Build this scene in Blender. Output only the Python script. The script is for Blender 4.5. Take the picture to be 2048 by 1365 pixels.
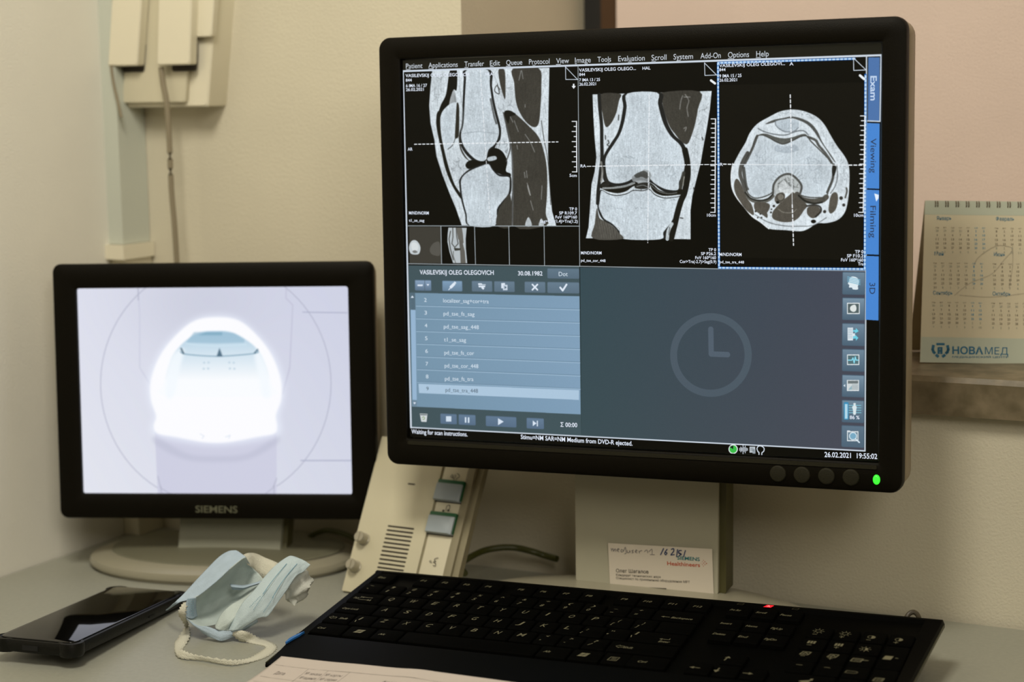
import bpy, bmesh, math, random
import numpy as np
from mathutils import Vector, Matrix

for o in list(bpy.data.objects):
    bpy.data.objects.remove(o)
SC = bpy.context.scene
COL = SC.collection
random.seed(7)
RNG = np.random.default_rng(7)

# ------------------------------------------------------------------ camera
# room axes: X runs along the window wall, Y into it, Z up; desk top at DZ
DZ = 0.75
FPX = 3500.0
PITCH, ROLL, YAW = math.radians(8.2), 0.0148, math.radians(28.0)
CAMZ = DZ + 0.418
_dn = Vector((ROLL, math.cos(PITCH), math.sin(PITCH))).normalized()        # world down in camera axes (x right, y down, z forward)
_fw = (Vector((0, 0, 1)) - _dn * _dn.z).normalized()
_rt = _dn.cross(_fw)
if _rt.x < 0: _rt = -_rt
_ex = _rt * math.cos(YAW) - _fw * math.sin(YAW)
_ey = _rt * math.sin(YAW) + _fw * math.cos(YAW)
CAM = Vector((0, 0, CAMZ))
def dirw(c):
    c = Vector(c)
    return Vector((c.dot(_ex), c.dot(_ey), -c.dot(_dn)))
cam = bpy.data.cameras.new('camera')
cam.sensor_width = 36.0
cam.lens = FPX / 2048.0 * 36.0
cam.clip_start = 0.02
cam.dof.use_dof = True
cam.dof.focus_distance = 1.31
cam.dof.aperture_fstop = 4.6
camo = bpy.data.objects.new('camera', cam); COL.objects.link(camo)
_cx, _cy, _cz = dirw((1, 0, 0)), dirw((0, -1, 0)), dirw((0, 0, -1))
camo.matrix_world = Matrix(((_cx.x, _cy.x, _cz.x, 0), (_cx.y, _cy.y, _cz.y, 0), (_cx.z, _cy.z, _cz.z, CAMZ), (0, 0, 0, 1)))
SC.camera = camo

# ------------------------------------------------------------------ light
SC.view_settings.view_transform = 'Standard'
SC.view_settings.look = 'None'
SC.view_settings.gamma = 1.0
SC.view_settings.use_curve_mapping = False
SC.view_settings.exposure = 0.0
w = bpy.data.worlds.new('world'); SC.world = w; w.use_nodes = True
w.node_tree.nodes['Background'].inputs[0].default_value = (0.02, 0.025, 0.04, 1)   # night outside
w.node_tree.nodes['Background'].inputs[1].default_value = 0.3
def area(name, loc, aim, sx, sy, watt, col):
    l = bpy.data.lights.new(name, 'AREA'); l.shape = 'RECTANGLE'; l.size = sx; l.size_y = sy
    l.energy = watt; l.color = col
    o = bpy.data.objects.new(name, l); COL.objects.link(o); o.location = loc
    o.rotation_euler = (Vector(aim) - Vector(loc)).to_track_quat('-Z', 'Y').to_euler()
    return o
area('key_light', (-0.50, 0.40, 2.05), (-0.95, 1.30, 1.10), 0.35, 0.35, 11.8, (1.0, 0.94, 0.80))  # unseen key light, set low for the falloff down the walls
area('fill_light', (0.9, -0.5, 2.1), (-0.6, 1.2, 1.1), 0.8, 0.8, 13.2, (1.0, 0.93, 0.80))  # added fill from the right front, not a ceiling fitting

# ------------------------------------------------------------------ measuring: a pixel of the photograph as a ray, met with a real plane
def ray(px, py): return dirw(((px - 1024.0) / FPX, (py - 682.5) / FPX, 1.0))
def atz(px, py, z=DZ):
    r = ray(px, py); return CAM + r * ((z - CAMZ) / r.z)
def atd(px, py, d): return CAM + ray(px, py) * d
def depth(p): return (Vector(p) - CAM).dot(dirw((0, 0, 1)))
class Plane:
    def __init__(s, O, X, Y):
        s.O = Vector(O); s.X = Vector(X).normalized(); Y = Vector(Y)
        s.Y = (Y - s.X * Y.dot(s.X)).normalized(); s.N = s.X.cross(s.Y)       # N towards the viewer
    def loc(s, px, py, d=0.0):
        r = ray(px, py); o = s.O + s.N * d
        p = CAM + r * ((o - CAM).dot(s.N) / r.dot(s.N)) - s.O
        return Vector((p.dot(s.X), p.dot(s.Y)))
    def pt(s, u, v, d=0.0): return s.O + s.X * u + s.Y * v + s.N * d
    def mat(s, u=0, v=0, d=0):
        p = s.pt(u, v, d)
        return Matrix(((s.X.x, s.Y.x, s.N.x, p.x), (s.X.y, s.Y.y, s.N.y, p.y), (s.X.z, s.Y.z, s.N.z, p.z), (0, 0, 0, 1)))

# ------------------------------------------------------------------ materials
def lin(c): return tuple(((x / 255.0) / 12.92 if x / 255.0 <= 0.04045 else ((x / 255.0 + 0.055) / 1.055) ** 2.4) for x in c)
def mat(name, rgb, rough=0.5, spec=0.5, metal=0.0, vary=0.0, scale=30.0, bump=0.0, bscale=200.0, emit=None, es=1.0, trans=0.0, sub=0.0, coat=0.0, two=None):
    m = bpy.data.materials.new(name); m.use_nodes = True
    nt = m.node_tree; b = nt.nodes['Principled BSDF']
    c = lin(rgb)
    b.inputs['Base Color'].default_value = (*c, 1)
    b.inputs['Roughness'].default_value = rough
    b.inputs['Specular IOR Level'].default_value = spec
    b.inputs['Metallic'].default_value = metal
    b.inputs['Coat Weight'].default_value = coat
    if sub: b.inputs['Subsurface Weight'].default_value = sub; b.inputs['Subsurface Radius'].default_value = (0.004, 0.004, 0.004)
    tc = nt.nodes.new('ShaderNodeTexCoord')
    if vary or two:
        n = nt.nodes.new('ShaderNodeTexNoise'); n.inputs['Scale'].default_value = scale; n.inputs['Detail'].default_value = 5
        nt.links.new(tc.outputs['Object'], n.inputs['Vector'])
        r = nt.nodes.new('ShaderNodeValToRGB')
        r.color_ramp.elements[0].position = 0.35; r.color_ramp.elements[1].position = 0.65
        c2 = lin(two) if two else tuple(x * (1 + vary) for x in c)
        c1 = c if two else tuple(x * (1 - vary) for x in c)
        r.color_ramp.elements[0].color = (*c1, 1); r.color_ramp.elements[1].color = (*c2, 1)
        nt.links.new(n.outputs['Fac'], r.inputs['Fac']); nt.links.new(r.outputs['Color'], b.inputs['Base Color'])
    if bump:
        n = nt.nodes.new('ShaderNodeTexNoise'); n.inputs['Scale'].default_value = bscale; n.inputs['Detail'].default_value = 3
        nt.links.new(tc.outputs['Object'], n.inputs['Vector'])
        bp = nt.nodes.new('ShaderNodeBump'); bp.inputs['Strength'].default_value = bump; bp.inputs['Distance'].default_value = 0.002
        nt.links.new(n.outputs['Fac'], bp.inputs['Height']); nt.links.new(bp.outputs['Normal'], b.inputs['Normal'])
    if emit:
        b.inputs['Emission Color'].default_value = (*lin(emit), 1); b.inputs['Emission Strength'].default_value = es
    return m

# ------------------------------------------------------------------ mesh building
def rrect(x0, y0, x1, y1, r, n=5):
    pts = []
    for cx, cy, a0 in ((x1 - r, y1 - r, 0), (x0 + r, y1 - r, 90), (x0 + r, y0 + r, 180), (x1 - r, y0 + r, 270)):
        for i in range(n + 1):
            a = math.radians(a0 + 90.0 * i / n); pts.append((cx + r * math.cos(a), cy + r * math.sin(a)))
    return pts
def ellipse(cx, cy, a, b, n=48): return [(cx + a * math.cos(2 * math.pi * i / n), cy + b * math.sin(2 * math.pi * i / n)) for i in range(n)]
ID = Matrix.Identity(4)
class MB:
    def __init__(s, M=None): s.v = []; s.f = []; s.M = M or ID; s.uv = None
    def add(s, vs, fs, M=None):
        k = len(s.v); M = s.M @ M if M is not None else s.M
        s.v += [tuple(M @ Vector(v)) for v in vs]; s.f += [tuple(i + k for i in f) for f in fs]
    def box(s, x0, y0, z0, x1, y1, z1, M=None):
        vs = [(x, y, z) for z in (z0, z1) for y in (y0, y1) for x in (x0, x1)]
        s.add(vs, [(0, 2, 3, 1), (4, 5, 7, 6), (0, 1, 5, 4), (2, 6, 7, 3), (0, 4, 6, 2), (1, 3, 7, 5)], M)
    def loft(s, loops, cap0=True, cap1=True, M=None, closed=True):
        n = len(loops[0]); vs = [p for l in loops for p in l]; fs = []
        for j in range(len(loops) - 1):
            for i in range(n if closed else n - 1):
                a, b = j * n + i, j * n + (i + 1) % n
                fs.append((a, b, b + n, a + n))
        if cap0: fs.append(tuple(range(n))[::-1])
        if cap1: fs.append(tuple(range((len(loops) - 1) * n, len(loops) * n)))
        s.add(vs, fs, M)
    def slab(s, pts, z0, z1, bev=0.0, M=None):                              # flat outline, extruded, top edge softened
        def inset(p, d):
            cx = sum(q[0] for q in p) / len(p); cy = sum(q[1] for q in p) / len(p)
            W = max(q[0] for q in p) - min(q[0] for q in p); H = max(q[1] for q in p) - min(q[1] for q in p)
            return [(cx + (q[0] - cx) * (1 - 2 * d / W), cy + (q[1] - cy) * (1 - 2 * d / H)) for q in p]
        L = [[(x, y, z0) for x, y in pts]]
        if bev:
            for t in (0, 30, 60, 90):
                a = math.radians(t); L.append([(x, y, z1 - bev + bev * math.sin(a)) for x, y in inset(pts, bev * (1 - math.cos(a)) + 1e-9)])
        else: L.append([(x, y, z1) for x, y in pts])
        s.loft(L, M=M)
    def cyl(s, c, r, z0, z1, n=24, bev=0.0, M=None): s.slab(ellipse(c[0], c[1], r, r, n), z0, z1, bev, M)
    def lathe(s, prof, n=28, M=None):                                        # profile (r, z) turned about z
        s.loft([[(r * math.cos(2 * math.pi * i / n), r * math.sin(2 * math.pi * i / n), z) for i in range(n)] for r, z in prof], M=M)
    def tube(s, path, r, n=10, smooth=6):
        P = crom([Vector(p) for p in path], smooth) if smooth else [Vector(p) for p in path]
        loops = []; up = Vector((0, 0, 1))
        for i, p in enumerate(P):
            t = (P[min(i + 1, len(P) - 1)] - P[max(i - 1, 0)]).normalized()
            a = t.cross(up); a = a.normalized() if a.length > 1e-4 else t.cross(Vector((1, 0, 0))).normalized()
            b = a.cross(t)
            loops.append([tuple(p + a * r * math.cos(2 * math.pi * k / n) + b * r * math.sin(2 * math.pi * k / n)) for k in range(n)])
        s.loft(loops)
    def grid(s, G):
        nr, nc = len(G), len(G[0])
        s.add([tuple(p) for r in G for p in r], [(j * nc + i, j * nc + i + 1, (j + 1) * nc + i + 1, (j + 1) * nc + i) for j in range(nr - 1) for i in range(nc - 1)])
    def build(s, name, material, parent=None, smooth=35, uvf=None, fixn=True):
        me = bpy.data.meshes.new(name); me.from_pydata(s.v, [], s.f); me.update()
        if fixn:
            bm = bmesh.new(); bm.from_mesh(me); bmesh.ops.recalc_face_normals(bm, faces=bm.faces); bm.to_mesh(me); bm.free()
        if smooth:
            for p in me.polygons: p.use_smooth = True
            me.set_sharp_from_angle(angle=math.radians(smooth))
        me.materials.append(material)
        o = bpy.data.objects.new(name, me); COL.objects.link(o)
        if parent is not None:
            par = parent; o.parent = par
            # geometry is given in world coordinates: bring it into the frame of its thing
            M = world(par).inverted(); me.transform(M)
        return o
_W = {}
def world(o):
    M = Matrix.LocRotScale(o.location, o.rotation_euler, o.scale)
    return world(o.parent) @ M if o.parent else M
def crom(P, k):
    out = []
    for i in range(len(P) - 1):
        p0, p1, p2, p3 = P[max(i - 1, 0)], P[i], P[i + 1], P[min(i + 2, len(P) - 1)]
        for j in range(k):
            t = j / k
            out.append(0.5 * ((2 * p1) + (p2 - p0) * t + (2 * p0 - 5 * p1 + 4 * p2 - p3) * t * t + (3 * p1 - p0 - 3 * p2 + p3) * t ** 3))
    out.append(P[-1]); return out
def surf(rows, k=6):                                                         # smooth sheet through rows of control points
    R = [crom([Vector(p) for p in r], k) for r in rows]
    C = [crom([r[i] for r in R], k) for i in range(len(R[0]))]
    return [[C[i][j] for i in range(len(C))] for j in range(len(C[0]))]
def tag(o, label=None, cat=None, group=None, kind=None):
    if label: o['label'] = label
    if cat: o['category'] = cat
    if group: o['group'] = group
    if kind: o['kind'] = kind
    return o
def empty(name, loc, rz=0.0):
    o = bpy.data.objects.new(name, None); COL.objects.link(o); o.empty_display_size = 0.05
    o.location = loc; o.rotation_euler = (0, 0, rz); return o

# ------------------------------------------------------------------ lettering as flat geometry
_fc = bpy.data.curves.new('letters', 'FONT'); _fo = bpy.data.objects.new('letters', _fc); COL.objects.link(_fo)
_fc.resolution_u = 3
_cache = {}
def glyphs(s, off=0.0, shear=0.0):
    k = (s, off, shear)
    if k not in _cache:
        _fc.body = s; _fc.offset = off; _fc.shear = shear
        dg = bpy.context.evaluated_depsgraph_get(); dg.update()
        me = _fo.evaluated_get(dg).to_mesh()
        v = [(q.co.x, q.co.y) for q in me.vertices]; f = [tuple(p.vertices) for p in me.polygons]
        _fo.evaluated_get(dg).to_mesh_clear()
        _cache[k] = (v, f)
    return _cache[k]
def write(mb, pl, s, a, b, h, d=0.0002, off=0.0, shear=0.0, up=None):
    """string s with its baseline from a to b and capital height h, on plane pl; a, b (u, v) in metres"""
    v, f = glyphs(s, off, shear)
    if not v: return
    x0 = min(q[0] for q in v); x1 = max(q[0] for q in v); a = Vector(a); b = Vector(b); B = (b - a) / max(x1 - x0, 1e-6)
    U = up if up is not None else Vector((-(b - a).y, (b - a).x)).normalized()
    U = U * (h / 0.70)
    M = mb.M
    k = len(mb.v)
    for x, y in v:
        q = a + B * (x - x0) + U * y
        mb.v.append(tuple(pl.pt(q.x, q.y, d)))
    mb.f += [tuple(i + k for i in ff) for ff in f]
def writepx(mb, pl, s, x0, y0, x1, y1, h, d=0.0002, off=0.0, shear=0.0):
    a = pl.loc(x0, y0, d); b = pl.loc(x1, y1, d); c = pl.loc(x0, y0 - h, d)
    write(mb, pl, s, a, b, abs((c - a).length), d, off, shear)
def ribbon(mb, pl, P, wd, d=0.0002, closed=False):                            # drawn line of width wd through (u, v) points
    P = [Vector(p) for p in P]
    if closed: P = P + [P[0]]
    for a, b in zip(P, P[1:]):
        t = (b - a)
        if t.length < 1e-9: continue
        t.normalize(); n = Vector((-t.y, t.x)) * wd / 2; e = t * wd * 0.3; k = len(mb.v)
        for q in (a - n - e, b - n + e, b + n + e, a + n - e): mb.v.append(tuple(pl.pt(q.x, q.y, d)))
        mb.f.append((k, k + 1, k + 2, k + 3))
def patch(mb, pl, P, d=0.0002):
    k = len(mb.v)
    for q in P: mb.v.append(tuple(pl.pt(q[0], q[1], d)))
    mb.f.append(tuple(range(k, k + len(P))))

# ------------------------------------------------------------------ small software raster for what the screens show
class Canvas:
    def __init__(s, W, H, bg): s.W, s.H = W, H; s.a = np.empty((H, W, 3), np.float32); s.a[:] = bg
    def cover(s, P, sub=3):
        P = np.asarray(P, float); y0 = max(int(P[:, 1].min()) - 1, 0); y1 = min(int(P[:, 1].max()) + 2, s.H)
        x0 = max(int(P[:, 0].min()) - 1, 0); x1 = min(int(P[:, 0].max()) + 2, s.W)
        if y1 <= y0 or x1 <= x0: return None
        C = np.zeros((y1 - y0, x1 - x0 + 1), np.float32); Q = np.roll(P, -1, 0); xs = np.arange(x0, x1 + 1)
        for r in range(y0, y1):
            for k in range(sub):
                y = r + (k + 0.5) / sub
                m = ((P[:, 1] <= y) & (Q[:, 1] > y)) | ((Q[:, 1] <= y) & (P[:, 1] > y))
                if not m.any(): continue
                xc = np.sort(P[m, 0] + (y - P[m, 1]) * (Q[m, 0] - P[m, 0]) / (Q[m, 1] - P[m, 1]))
                for u, v in zip(xc[::2], xc[1::2]):
                    C[r - y0] += np.clip(np.minimum(v, xs + 1) - np.maximum(u, xs), 0, 1) / sub
        return x0, y0, x1, y1, np.clip(C[:, :x1 - x0], 0, 1)
    def fill(s, P, c, al=1.0, soft=0):
        r = s.cover(P)
        if r is None: return
        x0, y0, x1, y1, C = r
        if soft:
            C = np.pad(C, soft * 2); C = blur(C, soft); C = C[max(0, 2 * soft - y0) if 0 else 0:, :]
            X0, Y0 = x0 - 2 * soft, y0 - 2 * soft
            cx0, cy0 = max(0, -X0), max(0, -Y0); X1, Y1 = X0 + C.shape[1], Y0 + C.shape[0]
            C = C[cy0:C.shape[0] - max(0, Y1 - s.H), cx0:C.shape[1] - max(0, X1 - s.W)]
            x0, y0 = X0 + cx0, Y0 + cy0; x1, y1 = x0 + C.shape[1], y0 + C.shape[0]
        C = (C * al)[..., None]; s.a[y0:y1, x0:x1] = s.a[y0:y1, x0:x1] * (1 - C) + np.array(c, np.float32) * C
    def line(s, P, w, c, al=1.0, dash=None):
        P = [np.array(p, float) for p in P]
        if dash:
            segs = []
            for a, b in zip(P, P[1:]):
                L = np.linalg.norm(b - a); t = 0
                while t < L: segs.append((a + (b - a) * t / L, a + (b - a) * min(t + dash[0], L) / L)); t += dash[0] + dash[1]
        else: segs = list(zip(P, P[1:]))
        acc = {}
        xa = int(min(min(p[0], q[0]) for p, q in segs) - w - 2); xb = int(max(max(p[0], q[0]) for p, q in segs) + w + 3)
        ya = int(min(min(p[1], q[1]) for p, q in segs) - w - 2); yb = int(max(max(p[1], q[1]) for p, q in segs) + w + 3)
        xa, ya = max(xa, 0), max(ya, 0); xb, yb = min(xb, s.W), min(yb, s.H)
        if xb <= xa or yb <= ya: return
        C = np.zeros((yb - ya, xb - xa), np.float32)
        for p, q in segs:
            ax = max(int(min(p[0], q[0]) - w - 2), xa); bx = min(int(max(p[0], q[0]) + w + 3), xb)
            ay = max(int(min(p[1], q[1]) - w - 2), ya); by = min(int(max(p[1], q[1]) + w + 3), yb)
            if bx <= ax or by <= ay: continue
            X, Y = np.meshgrid(np.arange(ax, bx) + 0.5, np.arange(ay, by) + 0.5)
            dx, dy = q - p; L2 = dx * dx + dy * dy + 1e-9
            t = np.clip(((X - p[0]) * dx + (Y - p[1]) * dy) / L2, 0, 1)
            D = np.hypot(X - p[0] - t * dx, Y - p[1] - t * dy)
            v = C[ay - ya:by - ya, ax - xa:bx - xa]; np.maximum(v, np.clip(w / 2 + 0.5 - D, 0, 1), out=v)
        C = (C * al)[..., None]; s.a[ya:yb, xa:xb] = s.a[ya:yb, xa:xb] * (1 - C) + np.array(c, np.float32) * C
    def image(s, name):
        im = bpy.data.images.new(name, s.W, s.H); px = np.ones((s.H, s.W, 4), np.float32)
        px[..., :3] = np.clip(s.a[::-1] / 255.0, 0, 1); im.pixels.foreach_set(px.ravel()); im.update(); im.pack(); return im
def blur(A, r):
    k = np.exp(-0.5 * (np.arange(-2 * r, 2 * r + 1) / max(r, 0.5)) ** 2); k /= k.sum()
    A = np.apply_along_axis(lambda v: np.convolve(v, k, 'same'), 0, A); return np.apply_along_axis(lambda v: np.convolve(v, k, 'same'), 1, A)
def smooth(P, k=5, closed=True):
    P = [Vector(p) for p in P]; n = len(P); out = []
    for i in range(n if closed else n - 1):
        p0, p1, p2, p3 = (P[(i - 1) % n], P[i], P[(i + 1) % n], P[(i + 2) % n]) if closed else (P[max(i - 1, 0)], P[i], P[i + 1], P[min(i + 2, n - 1)])
        for j in range(k):
            t = j / k; q = 0.5 * ((2 * p1) + (p2 - p0) * t + (2 * p0 - 5 * p1 + 4 * p2 - p3) * t * t + (3 * p1 - p0 - 3 * p2 + p3) * t ** 3); out.append((q.x, q.y))
    if not closed: out.append(tuple(P[-1]))
    return out
def screen_mat(name, im, es=1.0, rough=0.35, base=(14, 13, 8)):
    m = bpy.data.materials.new(name); m.use_nodes = True; nt = m.node_tree; b = nt.nodes['Principled BSDF']
    t = nt.nodes.new('ShaderNodeTexImage'); t.image = im; t.extension = 'EXTEND'
    b.inputs['Specular IOR Level'].default_value = 0.12; b.inputs['Base Color'].default_value = (*lin(base), 1); b.inputs['Roughness'].default_value = rough
    nt.links.new(t.outputs['Color'], b.inputs['Emission Color']); b.inputs['Emission Strength'].default_value = es
    return m

# ------------------------------------------------------------------ the room
M_wall = mat('wall_paint', (208, 201, 180), rough=0.7, spec=0.3, vary=0.03, scale=6, bump=0.25, bscale=500)
M_ceil = mat('ceiling_paint', (225, 222, 210), rough=0.8)
M_floor = mat('floor_lino', (150, 140, 120), rough=0.5, vary=0.08, scale=12)
M_marble = mat('sill_marble', (98, 88, 66), rough=0.42, vary=0.0, scale=55, two=(128, 115, 92), bump=0.15, bscale=90)
M_brown = mat('window_brown', (74, 50, 28), rough=0.4, vary=0.1, scale=20)
M_frame_black = mat('frame_black', (14, 12, 9), rough=0.6)
M_blind = mat('blind_fabric', (228, 208, 196), rough=0.85, spec=0.2, vary=0.05, scale=4, bump=0.5, bscale=900)
WO = Vector((-1.10, 1.307, 0)); WX = Vector((1, 0.035, 0)).normalized(); WD = Vector((-WX.y, WX.x, 0))
WM = Matrix(((WX.x, WD.x, 0, WO.x), (WX.y, WD.y, 0, WO.y), (0, 0, 1, 0), (0, 0, 0, 1)))      # u along wall, d into it, z
pw = Plane(WO, WX, (0, 0, 1))
uc = pw.loc(922, 20).x                                                        # left edge of the window opening
SILL = 0.9445
def struct(o): o['kind'] = 'structure'; return o
m = MB(WM)
R = 3.1; TOP = 2.7; U1 = uc + 1.5; ZT = 2.25; T = 0.34
m.box(-0.2, 0, 0, uc, T, TOP); m.box(U1, 0, 0, R, T, TOP); m.box(uc, 0, 0, U1, T, SILL - 0.03); m.box(uc, 0, ZT, U1, T, TOP)
struct(m.build('wall_back', M_wall))
m = MB(); m.box(-1.30, -2.2, 0, -1.10, 1.6, TOP); struct(m.build('wall_left', mat('wall_paint_pale', (226, 223, 212), rough=0.7, spec=0.3, vary=0.03, scale=6, bump=0.25, bscale=500)))
m = MB(); m.box(2.0, -2.2, 0, 2.2, 1.8, TOP); struct(m.build('wall_right', M_wall))
m = MB(); m.box(-1.3, -2.4, 0, 2.2, -2.2, TOP); struct(m.build('wall_front', M_wall))
m = MB(); m.box(-1.3, -2.4, -0.1, 2.2, 1.8, 0.0); struct(m.build('floor', M_floor))
m = MB(); m.box(-1.3, -2.4, TOP, 2.2, 1.8, TOP + 0.1); struct(m.build('ceiling', M_ceil))
# window: brown frame, sash, night-dark pane; roller blind in front
win = struct(empty('window_1', WM @ Vector((uc, 0.262, SILL)), math.atan2(WX.y, WX.x)))
D0, D1 = 0.262, 0.33
ub = pw.loc(1247, 0, -D0).x
m = MB(WM)
m.box(uc, D0, SILL, uc + 0.018, D1, ZT); m.build('frame_black_strip', M_frame_black, win)  # near-black strip left of the brown frame
m = MB(WM)
m.box(uc + 0.018, D0, SILL, ub + 0.02, D1, ZT); m.box(U1 - 0.05, D0, SILL, U1, D1, ZT)
m.box(ub, D0, SILL, U1 - 0.05, D1, SILL + 0.05); m.box(ub, D0, ZT - 0.05, U1 - 0.05, D1, ZT); m.build('frame', M_brown, win)
M_glass = mat('night_glass', (8, 10, 14), rough=0.05)
m = MB(WM); m.box(ub + 0.01, 0.30, SILL + 0.04, U1 - 0.04, 0.305, ZT - 0.04); m.build('pane', M_glass, win)
# marble window board, one slab running out of the opening
m = MB(WM)
pts = [(uc - 0.0, 0.262), (uc - 0.0, 0.0), (uc - 0.03, 0.0), (uc - 0.03, -0.012), (U1 + 0.03, -0.012), (U1 + 0.03, 0.0), (U1, 0.0), (U1, 0.262)]
lo = [[(x, y, SILL - 0.03) for x, y in pts], [(x, y, SILL - 0.004) for x, y in pts], [(x, y + (0.003 if y < -0.001 else 0), SILL) for x, y in pts]]
m.loft(lo); struct(m.build('trim_1', M_marble, smooth=0))
# roller blind, a real sheet with a hem bar, hung just in front of the sash
bl = empty('roller_blind', WM @ Vector((ub + 0.4, 0.25, SILL + 0.012)), math.atan2(WX.y, WX.x))
m = MB(WM); m.box(ub - 0.004, 0.2535, SILL + 0.014, U1 - 0.03, 0.2545, ZT - 0.05); m.build('blind_fabric', M_blind, bl)
m = MB(WM); m.box(ub - 0.004, 0.2515, SILL + 0.0085, U1 - 0.03, 0.2565, SILL + 0.014); m.build('hem_bar', mat('hem_bar', (200, 185, 165), rough=0.5), bl)
m = MB(); Mr = WM @ Matrix.Translation((0, 0.235, ZT - 0.03)) @ Matrix.Rotation(math.pi / 2, 4, 'Y')
m.cyl((0, 0), 0.018, ub, U1 - 0.03, 20, M=Mr); m.build('blind_roller', mat('roller_tube', (215, 205, 190), rough=0.5), bl)
tag(bl, 'pinkish white woven roller blind drawn down over the window behind the large monitor', 'blind')
# corner trunking on the left wall beside the corner
M_duct = mat('trunking_plastic', (194, 198, 186), rough=0.35)
M_plastic = mat('cream_plastic', (226, 219, 196), rough=0.4)
m = MB(); m.box(-1.10, 1.268, 1.03, -1.083, 1.3065, TOP)
struct(m.build('trim_2', M_duct))
m = MB(); m.box(-1.10, 1.262, 1.016, -1.078, 1.3065, 1.0295)
m.box(-1.10, 1.270, DZ + 0.0005, -1.082, 1.3065, 1.016); struct(m.build('trim_3', M_plastic))

# ------------------------------------------------------------------ desk
M_desk = mat('desk_laminate', (152, 152, 140), rough=0.4, spec=0.45, vary=0.035, scale=260, bump=0.05, bscale=700)
desk = empty('desk', (0.0, 0.95, 0))
m = MB(); pts = [(-1.0985, 1.305), (-1.0985, 0.66), (0.75, 0.66), (0.75, 1.362)]
m.loft([[(x, y, DZ - 0.028) for x, y in pts], [(x, y, DZ) for x, y in pts]]); m.build('desk_top', M_desk, desk)
for x in (-1.06, 0.70):
    m = MB(); m.box(x, 0.70, 0, x + 0.022, 1.28, DZ - 0.028); m.build('side_panel', M_desk, desk)
m = MB(); m.box(-1.038, 1.20, 0.35, 0.70, 1.218, DZ - 0.028); m.build('modesty_panel', M_desk, desk)
tag(desk, 'pale grey laminate desk against the window wall carrying both monitors', 'desk')

# ------------------------------------------------------------------ large monitor
M_bezel = mat('bezel_black', (12, 9, 3), rough=0.5, spec=0.1, bump=0.12, bscale=1500)
M_bezin = mat('bezel_inner', (10, 9, 6), rough=0.5)
M_shell = mat('monitor_shell', (150, 136, 112), rough=0.5)
M_post = mat('stand_grey', (174, 170, 150), rough=0.45, spec=0.3, bump=0.06, bscale=900)
M_postd = mat('stand_side_shaded', (80, 76, 42), rough=0.5)  # post side darkened, its shade put into the colour
M_base = mat('stand_base', (152, 147, 128), rough=0.3, spec=0.5)
M_rubber = mat('rubber', (22, 22, 18), rough=0.7)
def frame_lofts(pl, out, inn, dep, rec):                                      # bezel: outer outline, opening; built about plane pl (d towards viewer)
    x0, y0, x1, y1, r = out; a0, b0, a1, b1, q = inn; n = 6
    L = []
    for ins, d in ((0.0030, -dep), (0.0, -dep + 0.004), (0.0, 0.0), (0.0006, 0.0022), (0.0028, 0.0035)):
        L.append([tuple(pl.pt(x, y, d)) for x, y in rrect(x0 + ins, y0 + ins, x1 - ins, y1 - ins, r, n)])
    for ins, d in ((-0.0015, 0.0035), (0.0, 0.0025), (0.0, -rec)):
        L.append([tuple(pl.pt(x, y, d)) for x, y in rrect(a0 + ins, b0 + ins, a1 - ins, b1 - ins, q, n)])
    return L
big = Plane((-0.7306, 1.1969, 1.1916), (0.99456, 0.10326, 0.01337), (-0.01718, 0.03604, 0.9992))
BW, BH = 0.376, 0.3008
mon = empty('monitor', (-0.545, 1.235, DZ), math.radians(5.93))
tag(mon, 'large black framed monitor showing knee scans, standing behind the keyboard', 'monitor')
m = MB(); L = frame_lofts(big, (-0.0198, -0.3237, 0.3943, 0.0182, 0.009), (-0.0012, -BH - 0.0012, BW + 0.0012, 0.0012, 0.0015), 0.0115, 0.006)
m.loft(L, cap0=False, cap1=False); bz = m.build('bezel', M_bezel, mon)
tag(bz, 'black front frame')
m = MB()                                                                      # back shell, lighter plastic seen along top and right edge
L = []
for ins, d in ((0.0005, -0.0116), (-0.0002, -0.013), (0.0, -0.034), (0.004, -0.040), (0.05, -0.047), (0.09, -0.050)):
    L.append([tuple(big.pt(x, y, d)) for x, y in rrect(-0.0198 + ins, -0.3237 + ins, 0.3943 - ins, 0.0182 - ins, 0.012, 6)])
m.loft(L); tag(m.build('back_shell', M_shell, mon), 'beige grey rear housing')
# four round buttons, power lamp, ledge along the bottom of the opening
M_btn = mat('monitor_button', (34, 32, 20), rough=0.6, spec=0.2, bump=0.2, bscale=1500)
for px, py in ((1556, 948), (1604, 950.5), (1653, 953), (1702, 955.5)):
    q = big.loc(px, py, 0.0035); m = MB(big.mat(q.x, q.y, 0))
    m.cyl((0, 0), 0.0063, 0.0025, 0.0048, 24, 0.0012); m.build('button', M_btn, mon)
q = big.loc(1753, 960, 0.0035); m = MB(big.mat(q.x, q.y, 0)); m.M = m.M @ Matrix.Scale(0.72, 4, (1, 0, 0))
m.cyl((0, 0), 0.0037, 0.003, 0.0052, 20, 0.0018)
m.build('power_light', mat('green_led', (20, 200, 40), emit=(60, 235, 50), es=1.3, rough=0.3), mon)
m = MB(); 
m.loft([[tuple(big.pt(x, y, d)) for x, y in rrect(0.000, -BH - 0.0055, BW, -BH - 0.0025, 0.001, 3)] for d in (0.002, 0.0042)]); m.build('lower_ledge', M_btn, mon)
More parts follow.
